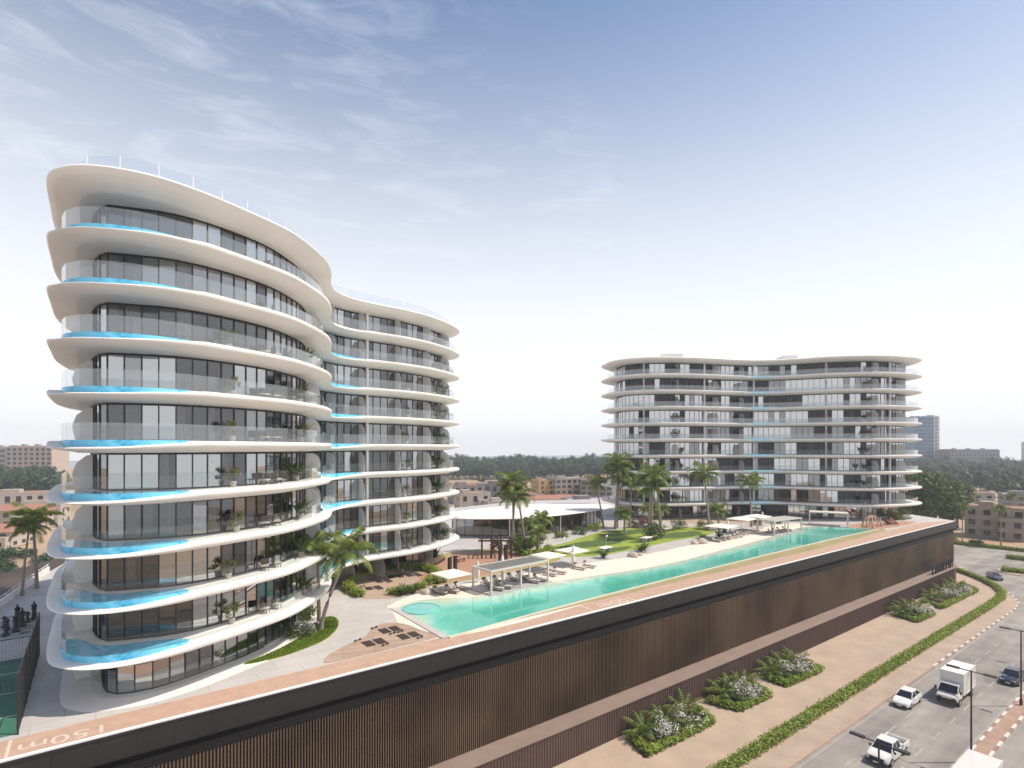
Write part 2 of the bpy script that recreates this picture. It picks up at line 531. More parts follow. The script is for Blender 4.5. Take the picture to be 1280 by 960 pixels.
podium = [(-30, 40.3), (160, 40.3), (171.5, 60), (172, 112), (110, 140), (0, 121), (-5.1, 99), (-9, 74.5), (-30, 74)]
structure(MB().prism(podium, -.3, 0).build('plaza_deck', M['deck']))

# podium building under the deck
pod = thing('podium_building', 'long dark podium with bronze slatted screen under the pool terrace', 'building', (0, 40.3, STREET))
zb = -STREET                                                   # local z of the deck
b = MB()
for i in range(95):                                            # black parapet panels with fine joints
    x = -30 + i * 2.0
    b.box((x + 1.0, -.06, zb - .78), (1.985, .10, 1.44))
b.build('parapet_panel', M['parapet'], pod)
MB().box((65, .0, zb + .02), (190, .34, .12)).build('parapet_coping', M['parapet'], pod)
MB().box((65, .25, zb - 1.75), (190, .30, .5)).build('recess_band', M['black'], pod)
MB().prism([(-30, .5), (157, .5), (167, 20), (167.5, 68), (108, 96), (0, 79), (-30, 33)], .02, zb - .31).build('core_wall', M['screenback'], pod)
b = MB()
x = -30.0
while x < 153.9:
    dy = R.uniform(-.015, .015)
    b.box((x, -.95 + dy, zb - 5.25), (.085, .22, 6.5)); x += .20
b.build('slat_screen', M['slat'], pod)
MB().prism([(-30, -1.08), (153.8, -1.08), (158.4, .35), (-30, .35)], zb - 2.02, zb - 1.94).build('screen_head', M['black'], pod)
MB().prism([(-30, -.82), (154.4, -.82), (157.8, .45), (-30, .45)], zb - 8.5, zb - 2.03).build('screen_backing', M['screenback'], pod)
MB().prism([(-30, -3.05), (147.6, -3.05), (157.5, .35), (-30, .35)], 0, zb - 8.66).build('base_wall', M['basewall'], pod)
b = MB(); x = -30
while x < 146:
    b.box((x, -3.07, (zb - 8.66) / 2), (.10, .06, zb - 8.9)); x += .32
b.build('base_slat', M['basewall'], pod)
MB().prism([(-30, -3.15), (147.9, -3.15), (157.9, .30), (-30, .30)], zb - 8.655, zb - 8.56).build('ledge', M['ledge'], pod)
lit = glow('warm_lit_window', (.9, .50, .22), .45)
for x, z in ((99.5, -4.5), (99.5, -6.7), (50.5, -5.6), (38.5, -7.2), (32.0, -4.2), (27.0, -6.5)):
    MB().box((x, -.83, zb + z), (1.5, .04, 1.2)).build('lit_window', lit if x > 90 else glow('dim_lit_window', (.55, .26, .11), .10), pod)

# sign of standing letters at the far end of the ledge, too small to read
sign = thing('letter_sign', 'row of dark standing letters on the ledge at the far podium corner', 'sign', (134.5, 37.8, STREET + zb - 8.55))
glyphs = [((0, 0, .2, 1), (0, .8, .8, 1), (0, 0, .8, .2)), ((0, 0, .2, 1), (.6, 0, .8, 1), (0, 0, .8, .2), (0, .8, .8, 1)), ((0, 0, .2, 1), (.6, 0, .8, 1), (0, .45, .8, .6)),
          ((0, 0, .2, 1), (.6, 0, .8, 1), (0, 0, .8, .2)), ((0, 0, .2, 1), (0, 0, .8, .2), (0, .42, .7, .58), (0, .8, .8, 1)), ((0, 0, .2, 1), (0, .45, .8, .6), (0, .8, .8, 1), (.6, .45, .8, 1)),
          ((0, 0, .2, 1), (.6, 0, .8, 1), (0, 0, .8, .2), (0, .8, .8, 1)), ((.3, 0, .5, 1),)]
for i, g in enumerate(glyphs):
    b = MB()
    for x0, z0, x1, z1 in g:
        b.box((i * 1.7 + (x0 + x1) / 2 * 1.6, 0, (z0 + z1) / 2 * 1.7), ((x1 - x0) * 1.6, .18, (z1 - z0) * 1.7))
    b.build('letter', M['black2'], sign)

# deck surfaces
structure(MB().prism([(-30, 40.52), (158.5, 40.52), (159.2, 41.2), (150, 44.2), (134, 44.2), (100, 43.6), (60, 43.3), (-30, 43.3)], 0, .006).build('running_track', M['track']))
structure(MB().box((64, 40.33, .12), (188, .26, .10)).build('track_kerb', M['paint']))


def ground_text(s, x, y, size, name):
    cu = bpy.data.curves.new(name, 'FONT'); cu.body = s; cu.size = size; cu.align_x = 'CENTER'; cu.align_y = 'CENTER'; cu.extrude = .001
    tmp = bpy.data.objects.new(name, cu); COL.objects.link(tmp)
    bpy.context.view_layer.update()
    dg = bpy.context.evaluated_depsgraph_get()
    me = bpy.data.meshes.new_from_object(tmp.evaluated_get(dg))
    bpy.data.objects.remove(tmp)
    me.materials.clear(); me.materials.append(M['trackpaint'])
    o = structure(link(name, me, None, (x, y, .0115), PI)); o.scale = (1.25, 1, 1)
    return o


ground_text('150m', -1.45, 41.7, 1.55, 'track_marking')
ground_text('100m', 46.0, 41.75, 1.95, 'track_marking')
for x in (-3.95, 41.6, 95.5):
    structure(MB().box((x, 41.9, .010), (.16, 2.6, .003)).build('track_line', M['trackpaint']))

near = [(25.2, 42.9), (30, 43.35), (36, 43.8), (47, 44.4), (59, 44.9), (71, 45.3), (84, 45.7), (97, 46.0), (113, 46.2), (130.2, 46.2)]
strip = [(31.5, 43.33)] + [(x, 43.36) for x in (47, 71, 97)] + [(130, 44.3), (133, 45.9)] + [(p[0], p[1] - .25) for p in reversed(near[2:])]
sheet('planting_strip', strip, .02, mat('olive_ground_cover', (.26, .235, .09), .9, c2=(.36, .28, .16), scale=.22), .02)
far_edge = [(126.4, 53.3), (123, 56.6), (117, 56.6), (108, 55.0), (101.8, 54.2), (92, 53.0), (82.7, 52.2), (71.8, 51.0), (62, 50.9), (55, 51.6), (47, 52.6), (36, 52.7), (33, 53.4), (30, 55.0), (27.3, 55.3), (25.4, 53.9)]
shore = spline(list(reversed(far_edge)), False, 1.0)          # left to right
nearp = spline(near, False, 1.0)
beach = [(24.7, 54.0), (26, 56), (29.6, 58.0), (34.5, 58.5), (40.4, 58.6), (55.1, 58.4), (68.4, 57.6), (81.7, 58.2), (95, 59.2), (105, 60.5), (116, 62), (124, 61.5), (130, 57), (133, 50), (131.2, 46.0), (127, 44.9), (60, 44.3), (26, 43.0)]
sheet('beach', spline(beach, True, 1.5), .012, M['sand'], .012)
# pool floor strip mesh: 'deep' attribute runs from the shore (0) to the far wall (1)
N = 130; K = 14
sh = resample(shore, False, (sum((a - b_).length for a, b_ in zip(shore, shore[1:])) / N)); nr = resample(nearp, False, (sum((a - b_).length for a, b_ in zip(nearp, nearp[1:])) / N))
N = min(len(sh), len(nr)) - 1
b = MB(); deep = []
for i in range(N + 1):
    for k in range(K + 1):
        f = k / K
        p = sh[i].lerp(nr[i], f)
        b.v.append((p.x, p.y, .024)); deep.append(min(1.0, f * 1.05) if p.x > 31 else min(1.0, f * 1.05) * max(.0, min(1, (p.x - 25.2) / 5.5 + .25)))
for i in range(N):
    for k in range(K):
        a = i * (K + 1) + k
        b.face([a, a + 1, a + K + 2, a + K + 1])
o = structure(b.build('pool_floor', M['poolfloor']))
at_ = o.data.attributes.new('deep', 'FLOAT', 'POINT'); at_.data.foreach_set('value', deep)
outer = [(p.x, p.y) for p in nr] + [(p.x, p.y) for p in reversed(sh)]
b = MB()
for i in range(N): b.poly([(sh[i].x, sh[i].y, .07), (nr[i].x, nr[i].y, .07), (nr[i + 1].x, nr[i + 1].y, .07), (sh[i + 1].x, sh[i + 1].y, .07)])
structure(b.build('pool_water', M['clearwater']))
b = MB()
for i in range(N):
    q = (nr[i] + nr[i + 1]) / 2; dv = nr[i + 1] - nr[i]
    b.box((q.x, q.y - .12, .06), (dv.length + .004, .22, .12), math.atan2(dv.y, dv.x))
structure(b.build('pool_edge', mat('pale_coping', (.66, .60, .48), .5)))
b = MB(); e0, e1 = Vector((24.95, 42.95)), Vector((25.15, 54.3)); dv = e1 - e0
b.box(((e0.x + e1.x) / 2, (e0.y + e1.y) / 2, .045), (dv.length, .7, .09), math.atan2(dv.y, dv.x))
structure(b.build('pool_wall', M['deck']))
# round plunge pool in the shallow end
jac = thing('plunge_pool', 'small rounded turquoise plunge pool in the shallow corner of the big pool', 'plunge pool', (27.4, 52.2, .08))
circ = [(1.75 * math.cos(a) * 1.05, 1.9 * math.sin(a)) for a in [2 * PI * i / 40 for i in range(40)]]
rim = [Vector(p) for p in circ]
MB().loops([ring3(rim, .05), ring3(inset(rim, -.16), .05), ring3(inset(rim, -.2), -.05)], cap0=False, cap1=False).build('rim', mat('aqua_rim', (.14, .50, .48), .4), jac)
MB().prism(circ, -.04, .02).build('water', watermat('aqua_pool', (.16, .56, .53), (.30, .55, .50), .8, .1, 2.0), jac)

# lawns
golf = spline([(56.1, 70.7), (60, 72), (66, 73), (74, 76), (82.8, 78.5), (90, 78), (97, 75.8), (103.2, 70), (102, 66), (96.2, 63.3), (84.3, 62.8), (76, 62), (71.6, 61.4), (66, 61.3), (62.4, 61.6), (57.5, 64.5), (55, 68)], True, 1.2)
sheet('golf_lawn', golf, .016, M['grass'], .016)
for cx, cy, rx, ry in ((68, 63.4, 5.5, 1.3), (71, 69.6, 7.5, 2.6), (91, 66.4, 6.5, 2.6), (86, 74.6, 7.5, 2.2), (61, 69.6, 4.5, 1.8), (80, 66.0, 3.6, 1.3)):
    sheet('putting_green', [(cx + rx * math.cos(a) * (1 + .12 * math.sin(3 * a)), cy + ry * math.sin(a)) for a in [2 * PI * i / 36 for i in range(36)]], .022, M['grassdark'], .02)
palm_lawn = spline([(9.2, 47.2), (12.2, 48.9), (14.8, 51.2), (17.2, 54.6), (18.9, 55.3), (18.9, 53.2), (17.6, 50.6), (15.6, 48.6), (12.2, 47.2)], True, .6)
ring_c = (30.2, 64.6)
ringbed = spline([(23.3, 64.8), (25, 68.2), (28.2, 71), (33, 72.2), (36.8, 69.6), (37.4, 66), (35, 62), (31, 59.2), (27.6, 58.2), (25, 58.8), (23.4, 61.6)], True, .8)
sheet('ring_garden_bed', ringbed, .014, mat('brown_gravel', (.38, .28, .21), .9, var=.12, scale=2), .014)
gym = spline([(33, 63), (36, 67.5), (42, 73), (48.5, 76), (54, 72), (56, 66), (51, 62.3), (44, 61.4), (37, 61.2)], True, .8)
sheet('gym_lawn', spline([(31.5, 60.5), (34, 66.5), (40, 73.6), (47, 78), (56, 75), (58.5, 66), (54, 61.5), (44, 60.4), (36, 60)], True, 1), .012, mat('dry_grass', (.30, .26, .09), .9, c2=(.42, .30, .18), scale=.4), .012)
sheet('gym_floor', gym, .018, M['rubber'], .018)
sheet('playground_floor', spline([(126.5, 49.5), (131, 52.3), (139, 52), (148, 48.5), (151, 45.6), (146, 44.9), (137, 45.2), (130, 46.6)], True, .8), .017, M['redrubber'], .017)
wood_deck = spline([(14.4, 43.85), (15.2, 45.2), (17.2, 46.5), (19.3, 47.6), (20.4, 49.0), (21.6, 50.0), (23.0, 49.9), (23.9, 48.4), (24.2, 46.4), (24.7, 44.6), (24.5, 43.7), (22, 43.55), (18, 43.5), (15.4, 43.5)], True, .4)
sheet('timber_deck', wood_deck, .03, M['wood'], .03)
sheet('gravel_apron', spline([(103, 90), (107, 94), (120, 85), (134, 71), (152, 60), (162, 54), (160, 50), (150, 54), (134, 62), (118, 68), (108, 74)], True, 1.5), .010, M['pave'], .010)

# ------------------------------------------------------------------ apartment towers
def tower(name, label, ctrl, z0, sp, front, recess, g_recess, bay, solo, glassmat, pools, screens, edge_in=.80, ground_extra=0.0, cur=.3, bump=None, poolmat=None, gbump=None, core_in=5.0, mix=(0, 0, 1, 2), piers=(), pier_w=.5, runs=(1, 1, 2, 3)):
    """stack of ten curved balcony storeys; ctrl runs anticlockwise"""
    t = thing(name, label, 'apartment building')
    loop = spline(ctrl, True, .8)
    H = sp
    prof = [(1.15, 0.0, 0.0), (.79, 0.0, 0.0), (.78, 0.0, -.44), (.14, -.02, -.46), (.02, -.09, -.50), (0.0, -.24, -.53), (.05, -.40, -.56), (.14, -.47, -.59), (1.45, -.76, -.78), (1.55, -.80, -.82), (1.70, -.81, -.83), (2.5, -.82, -.84)]
    dip = [0.0] * len(loop)                       # the rim is lowered along each pool edge
    for pa, pb_, back_, hh, ks in pools:
        ia = min(range(len(loop)), key=lambda i: (loop[i] - Vector(pa)).length); ib = min(range(len(loop)), key=lambda i: (loop[i] - Vector(pb_)).length)
        n_ = (ib - ia) % len(loop)
        for q in range(n_ + 1):
            f = q / n_; dip[(ia + q) % len(loop)] = min(1.0, 4.0 * f, 2.2 * (1 - f)) ** .8
    def rim(d, z, zd): return [(p.x, p.y, z + (zd - z) * dip[i]) for i, p in enumerate(inset(loop, d))]
    me = MB().loops([rim(*a) for a in prof]).data('floor_slab', M['white'], True, 50)
    rp = [(1.0, .10), (.40, .08), (.10, .0), (0, -.12), (.04, -.26), (.5, -.52), (1.6, -.95), (1.72, -1.0), (1.85, -1.02), (2.5, -1.02)]
    rme = MB().loops([ring3(inset(loop, d), z) for d, z in rp]).data('roof', M['white'], True, 50)
    zs = [z0] + [z0 + ground_extra + H * k for k in range(1, 10)]
    ztop = z0 + ground_extra + H * 10
    for k in range(1, 10): link('floor_slab', me, t, (0, 0, zs[k]))
    link('roof', rme, t, (0, 0, ztop))
    gl = inset(loop, recess, True, bump); gg = inset(loop, g_recess, True, gbump or bump)
    fronts = [resample(sub_path(g, *front), False, bay) for g in (gg, gl)]
    # shared pane meshes of a typical storey
    def pane_mb(b_, a, c, z0_, h, m_=0):
        d = c - a; L = d.length
        b_.box(((a.x + c.x) / 2, (a.y + c.y) / 2, z0_ + h / 2), (L - .09, .03, h - .02), math.atan2(d.y, d.x) + R.uniform(-.012, .012), m_)
    rest = MB(); restc = MB(); ncur = 0
    for k in range(10):
        fr = fronts[0 if k == 0 else 1]
        zf = zs[k] + .01; h = (zs[k + 1] if k < 9 else ztop) - (.85 if k < 9 else 1.03) - zf
        kinds = []
        while len(kinds) < len(fr): kinds += [R.choice(mix)] * R.choice(runs)
        fb = MB()
        for i, p in enumerate(fr):
            q = fr[min(i + 1, len(fr) - 1)] - fr[max(i - 1, 0)]
            fb.box((p.x, p.y, zf + h / 2), (.075, .16, h), math.atan2(q.y, q.x))
        for a, c in zip(fr, fr[1:]):
            d = c - a; an = math.atan2(d.y, d.x)
            for zz, hh in ((zf + .05, .10), (zf + h - .06, .12)):
                fb.box(((a.x + c.x) / 2, (a.y + c.y) / 2, zz), (d.length - .08, .12, hh), an)
        fb.build('window_frame', M['frame'], t)
        for i, (a, c) in enumerate(zip(fr, fr[1:])):
            if i in solo and k > 0 or (k == 0 and i in solo and len(solo) * 10 <= 100):
                pb = MB(); pane_mb(pb, a, c, zf + .10, h - .22); pb.build('window_pane', glassmat[kinds[i]], t)
            else:
                pane_mb(rest, a, c, zf + .10, h - .22, kinds[i])
            if R.random() < cur:
                nn = Vector((-(c - a).y, (c - a).x)).normalized()
                w = R.choice((1, 1, .6)); n_ = 10
                ncur += 1; cb = MB() if ncur <= 100 else restc
                for j in range(n_):
                    f0 = .06 + .88 * w * j / n_; f1 = .06 + .88 * w * (j + 1) / n_
                    o0 = .12 + (.07 if j % 2 else 0); o1 = .12 + (0 if j % 2 else .07)
                    p0 = a.lerp(c, f0) + nn * o0; p1 = a.lerp(c, f1) + nn * o1
                    cb.poly([(p0.x, p0.y, zf + .02), (p1.x, p1.y, zf + .02), (p1.x, p1.y, zf + h - .1), (p0.x, p0.y, zf + h - .1)])
                if ncur <= 100: cb.build('curtain', M['curtain'], t)
        # hidden rear wall closes the storey
        gi = gl if k else gg
        ia = [i for i in range(len(gi)) if gi[i] not in ()]
        back = resample(sub_path(gi, front[1], front[0]), False, 2.0)
        wb = MB()
        for a, c in zip(back, back[1:]):
            d = c - a; wb.box(((a.x + c.x) / 2, (a.y + c.y) / 2, zf + h / 2), (d.length, .3, h), math.atan2(d.y, d.x))
        wb.build('rear_wall', M['whitewall'], t)
        # balustrade
        bl = inset(loop, edge_in + (1.6 if k == 0 else 0)); bp = resample(sub_path(bl, *front), False, 1.5)
        rb = MB(); hb = 1.15 if k else 1.0
        for a, c in zip(bp, bp[1:]):
            d = c - a; rb.box(((a.x + c.x) / 2, (a.y + c.y) / 2, zs[k] + hb / 2), (d.length - .02, .03, hb), math.atan2(d.y, d.x))
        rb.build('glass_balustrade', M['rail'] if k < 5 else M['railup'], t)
        # privacy screens between the flats
        if k < 9 or True:
            for f in screens:
                i = int(f * (len(fr) - 1)); p = fr[i]
                q = fr[min(i + 1, len(fr) - 1)] - fr[max(i - 1, 0)]; nn = Vector((q.y, -q.x)).normalized()
                L = min((x - p).length for x in bl) - .25
                if L < .8: continue
                hs = min(2.45, h); pts = [(0, 0), (L, 0), (L, hs * .55)]
                for a_ in range(1, 7):
                    an = a_ / 6 * PI / 2; rr = min(.42 * hs, L * .7)
                    pts.append((L - rr + rr * math.cos(an), hs - rr + rr * math.sin(an)))
                pts.append((0, hs))
                sb = MB(); n0 = len(pts)
                side = Vector((-nn.y, nn.x)) * .03
                for s in (1, -1):
                    sb.v += [(p.x + nn.x * u + side.x * s, p.y + nn.y * u + side.y * s, zf + w_) for u, w_ in pts]
                sb.face(list(range(n0))); sb.face(list(range(2 * n0 - 1, n0 - 1, -1)))
                for i_ in range(n0): sb.face([i_, n0 + i_, n0 + (i_ + 1) % n0, (i_ + 1) % n0])
                sb.build('privacy_screen', M['frost'], t)
    o = rest.build('window_panes', glassmat, t); o['kind'] = 'stuff'
    o = restc.build('curtains', M['curtain'], t); o['kind'] = 'stuff'
    for f in piers:
        i = int(f * (len(fronts[1]) - 1)); p = fronts[1][i]; q = fronts[1][i + 1] - fronts[1][i - 1]
        nn = Vector((q.y, -q.x)).normalized() * .32
        for k in range(1, 10):
            zt = (zs[k + 1] if k < 9 else ztop) - .8
            MB().box((p.x + nn.x, p.y + nn.y, (zs[k] + zt) / 2 - .02), (pier_w, .36, zt - zs[k] + .04), math.atan2(q.y, q.x)).build('pier', M['white'], t)
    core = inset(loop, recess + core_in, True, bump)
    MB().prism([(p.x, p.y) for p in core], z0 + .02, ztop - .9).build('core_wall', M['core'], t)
    # pools on the balcony edge
    pmes = []
    for (pa, pb_, back_, hh, ks) in pools:
        e = resample(sub_path(inset(loop, .76), pa, pb_), False, .4)
        e = e[1:-2]
        poly = [(p.x, p.y) for p in e] + [tuple(p) for p in spline([(e[-1].x, e[-1].y)] + list(back_) + [(e[0].x, e[0].y)], False, .4)[1:-1]]
        pm = MB().prism(poly, -.40, hh, smooth_side=True).data('balcony_pool', poolmat or M['bluepool'], True, 40)
        for k in ks: link('balcony_pool', pm, t, (0, 0, zs[k]))
    return t, loop, gl, zs, ztop


ctrlA = [(-2.6, 47.6), (-1.9, 45.5), (-.6, 44.1), (1.4, 43.3), (3.6, 43.2), (6.2, 43.9), (9, 45.2), (12.6, 47.2), (15.1, 49.6), (17.6, 52.8), (19.3, 56.3), (20.4, 59.7), (22.0, 62.4),
         (24.6, 64.2), (28, 65.0), (32, 65.4), (36, 66.5), (39.8, 68.4), (43.2, 70.9), (45.0, 73.4), (45.3, 76.6), (43, 81), (37, 84.5), (26, 83.5), (14, 79), (5, 73), (-1, 66), (-2.5, 60), (-2.7, 53)]
towerA, loopA, glA, zsA, topA = tower('apartment_tower', 'tall white wavy apartment building nearest the viewer with blue corner pools', ctrlA, 0, 3.5, ((-2.6, 57), (44.2, 79)), 2.45, 3.1, 1.05, set(range(8, 18)), M['glass'],
    [((-2.65, 49.4), (6.4, 43.9), [(5.2, 44.9), (4.2, 45.6), (2.6, 46.1), (1.2, 46.4), (.3, 47.0), (-.3, 48.0), (-.8, 49.2), (-1.5, 49.9)], .03, range(1, 10)),
     ((19.4, 57.2), (26.8, 65.0), [(25.0, 66.6), (23.0, 66.2), (21.0, 64.6), (19.2, 62.0), (18.3, 59.4)], .03, range(1, 9))],
    (.45, .50, .60, .68, .76, .84, .92), bump=((.6, 43.5), 1.7, 5.0), piers=(.70,), pier_w=.3, cur=.34, gbump=((31.5, 65.3), 5.5, 9.0), core_in=7.5)
# roof glass rail of the near tower, white side panels at its near end
rl = resample(sub_path(inset(loopA, 1.6), (-2.6, 57), (44.2, 79)), False, 2.2)
b = MB(); pb = MB()
for i, (a, c) in enumerate(zip(rl, rl[1:])):
    d = c - a; b.box(((a.x + c.x) / 2, (a.y + c.y) / 2, topA + .12 + .65), (d.length - .05, .03, 1.3), math.atan2(d.y, d.x))
    pb.box((a.x, a.y, topA + .12 + .65), (.05, .05, 1.32))
b.build('roof_balustrade', clearglass('roof_rail_glass', (.93, .95, .97), .02, 1.3, milk=.06), towerA); pb.build('roof_rail_post', M['paint'], towerA)
for k in range(0, 9):
    pts = [(-.1, 0), (-1.55, 0), (-1.75, 1.1), (-1.5, 1.9), (-.9, 2.45), (-.1, 2.55)]
    b = MB(); n0 = len(pts)
    for yy in (51.6, 51.85): b.v += [(x + .35, yy, zsA[k] + .01 + z) for x, z in pts]
    b.face(list(range(n0 - 1, -1, -1))); b.face(list(range(n0, 2 * n0)))
    for i in range(n0): b.face([i, (i + 1) % n0, n0 + (i + 1) % n0, n0 + i])
    b.build('side_panel', M['whitewall'], towerA)
sheet('terrace', [(p.x, p.y) for p in sub_path(inset(loopA, .7), (-2.6, 57), (18.9, 56.3))] + [(12, 60), (2, 60)], .035, M['white'], .035)

ctrlB = [(92.6, 87.5), (90.8, 83.5), (91.2, 79), (93.4, 75.4), (97, 72.6), (101.5, 70), (106, 68), (111, 66.2), (115.4, 63.8), (118.6, 60.6), (120.6, 56.8), (122.6, 52.6), (125.8, 48.4), (130, 44.8), (135, 42.8), (139.5, 41.8), (143.6, 42.2), (146.6, 44.4), (148.6, 48.4), (149, 53.5), (147, 60), (141, 68), (131, 76), (121, 83), (111, 90), (102, 93.4), (95.6, 91.6)]
KB = 1.118
ctrlB = [(x * KB, y * KB) for x, y in ctrlB]
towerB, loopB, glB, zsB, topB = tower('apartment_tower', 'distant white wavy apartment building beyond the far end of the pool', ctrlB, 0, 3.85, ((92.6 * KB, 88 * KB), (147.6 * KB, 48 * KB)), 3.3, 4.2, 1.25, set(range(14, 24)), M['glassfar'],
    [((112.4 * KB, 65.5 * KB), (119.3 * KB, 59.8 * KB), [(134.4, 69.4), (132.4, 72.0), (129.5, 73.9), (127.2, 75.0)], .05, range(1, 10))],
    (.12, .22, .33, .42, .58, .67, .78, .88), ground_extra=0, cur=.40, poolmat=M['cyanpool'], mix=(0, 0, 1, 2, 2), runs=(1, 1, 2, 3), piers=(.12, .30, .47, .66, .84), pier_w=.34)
for cx, cy, w in ((114, 86, 7), (138.6, 69.3, 5)):
    MB().box((cx, cy, topB + .7), (w, w * .7, 1.3), .8).build('roof_cabin', M['white'], towerB)
# ------------------------------------------------------------------ vegetation
def leaf_clumps(mb, clumps, size, rnd, m=0, up=.3, rn=.9):
    """clumps: (x, y, z, r, count) - small tilted leaf faces scattered through each"""
    for cx, cy, cz, r, n in clumps:
        for _ in range(n):
            while True:
                d = Vector((rnd.uniform(-1, 1), rnd.uniform(-1, 1), rnd.uniform(-1, 1)))
                if .15 < d.length < 1: break
            d = d * (d.length ** -.35)
            p = Vector((cx, cy, cz)) + d * r
            nn = (d.normalized() + Vector((rnd.uniform(-rn, rn), rnd.uniform(-rn, rn), rnd.uniform(-.6 * rn, rn) + up))).normalized()
            u = nn.orthogonal().normalized(); a = rnd.uniform(0, 2 * PI); w = nn.cross(u)
            u, w = u * math.cos(a) + w * math.sin(a), w * math.cos(a) - u * math.sin(a)
            s = size * rnd.uniform(.6, 1.3)
            q = [p + u * s, p + w * s * .55, p - u * s * .9, p - w * s * .55]
            mb.poly(q, m, False)


def tree_data(h, cr, nclump, per, leaf, seed, mleaf, tall=.62):
    rnd = random.Random(seed)
    t = MB(); th = h * .38
    t.tube([(0, 0, -.3), (.05 * h * .2, 0, th * .5), (.1, .05, th), (.15, -.1, h * .75)], [h * .028, h * .022, h * .017, h * .006], 7)
    cl = []
    for i in range(nclump):
        while True:
            d = Vector((rnd.uniform(-1, 1), rnd.uniform(-1, 1), rnd.uniform(-1, 1)))
            if .35 < d.length < 1: break
        p = Vector((d.x * cr, d.y * cr, h * tall + d.z * h * .36))
        cl.append((p.x, p.y, p.z, cr * rnd.uniform(.27, .46), per))
        if i % 3 == 0:
            t.tube([(0, 0, th * rnd.uniform(.7, 1.3)), tuple(p * .5 + Vector((0, 0, th * .5))), tuple(p)], [h * .010, h * .007, h * .003], 5, cap=False)
    c = MB(); leaf_clumps(c, cl, leaf, rnd, 0, .35, .55)
    return t.data('trunk', M['trunk'], True), c.data('crown', mleaf)


def tree_maker(name, label, *a):
    def fn():
        tr, cr = tree_data(*a)
        o = thing(name, label, 'tree'); link('trunk', tr, o); link('crown', cr, o); return o
    return Maker(fn)


def frond(mb, base, az, el, L, droop, leafl, n, w, rnd, m=0):
    p = Vector(base); pts = []
    h = Vector((math.cos(az), math.sin(az), 0))
    for i in range(n + 1):
        f = i / n
        e = el - droop * f ** 1.3
        pts.append(p.copy())
        p = p + (h * math.cos(e) + Vector((0, 0, 1)) * math.sin(e)) * (L / n)
    side = Vector((-h.y, h.x, 0))
    for i in range(n):
        mid = (pts[i] + pts[i + 1]) / 2; t = (pts[i + 1] - pts[i]).normalized()
        upv = side.cross(t)
        mb.poly([pts[i] + side * .035, pts[i + 1] + side * .025, pts[i + 1] - side * .025, pts[i] - side * .035], m, False)
        if i < n * .12: continue
        f = i / n
        ll = leafl * (math.sin(PI * min(1, .12 + f * .85)) ** .6)
        for s in (-1, 1):
            d = (side * s * .9 + t * .55 + Vector((0, 0, -.28 - .25 * rnd.random())) + upv * .12).normalized()
            q1 = mid + t * w * .5; q0 = mid - t * w * .5
            k = mid + d * ll * .55 + Vector((0, 0, .03)); e_ = mid + d * ll + Vector((0, 0, -.18 * ll))
            mb.poly([q0, q1, k + t * w * .42, e_, k - t * w * .42], m, False)


def palm_data(h, nf, L, leafl, w, seed, lean=(0, 0), n=20):
    rnd = random.Random(seed)
    t = MB(); pts = []; rad = []
    for i in range(9):
        f = i / 8
        pts.append((lean[0] * f ** 1.4, lean[1] * f ** 1.4, -.15 + (h + .15) * f)); rad.append((.20 - .09 * f) * (1.35 if i == 0 else 1))
    t.tube(pts, rad, 9)
    t.tube([pts[-1], (lean[0], lean[1], h + .7)], [.14, .07], 7)
    c = MB()
    for i in range(nf):
        el = [1.35, .95, .55, .1][min(3, i * 4 // nf)] + rnd.uniform(-.15, .15)
        frond(c, (lean[0], lean[1], h + .35), i * 2.4 + rnd.uniform(-.2, .2), el, L * rnd.uniform(.85, 1.08), rnd.uniform(1.3, 1.9), leafl, n, w, rnd)
    return t.data('trunk', M['palmtrunk'], True), c.data('crown', M['palm'])


def palm_maker(label, *a, **k):
    def fn():
        tr, cr = palm_data(*a, **k)
        o = thing('palm_tree', label, 'palm tree'); link('trunk', tr, o); link('crown', cr, o); return o
    return Maker(fn)


def shrub_data(rx, h, n, leaf, seed, mleaf, name='foliage', per=40):
    rnd = random.Random(seed); c = MB(); cl = []
    for _ in range(n):
        a = rnd.uniform(0, 2 * PI); r = rx * math.sqrt(rnd.random()) * .8
        cl.append((r * math.cos(a), r * math.sin(a), h * rnd.uniform(.25, .8), rx * .38, per))
    leaf_clumps(c, cl, leaf, rnd)
    return c.data(name, mleaf)


def fan_data(n, L, seed, mleaf, w=.13, spread=1.0):
    """clump of arching blade leaves"""
    rnd = random.Random(seed); c = MB()
    for i in range(n):
        az = i * 2.4; el = 1.45 - spread * rnd.random() ** .8; p = Vector((.06 * math.cos(az), .06 * math.sin(az), .05)); l = L * rnd.uniform(.7, 1.1)
        h = Vector((math.cos(az), math.sin(az), 0)); side = Vector((-h.y, h.x, 0)); prev = p; ps = []
        for k in range(6):
            f = k / 5; e = el - 1.0 * f * spread
            ps.append((p.copy(), w * (1.0 if k in (1, 2, 3) else .45 if k < 5 else .05)))
            p = p + (h * math.cos(e) + Vector((0, 0, 1)) * math.sin(e)) * (l / 5)
        for (a, wa), (b_, wb) in zip(ps, ps[1:]):
            c.poly([a + side * wa, b_ + side * wb, b_ - side * wb, a - side * wa], 0, False)
    return c.data('foliage', mleaf)


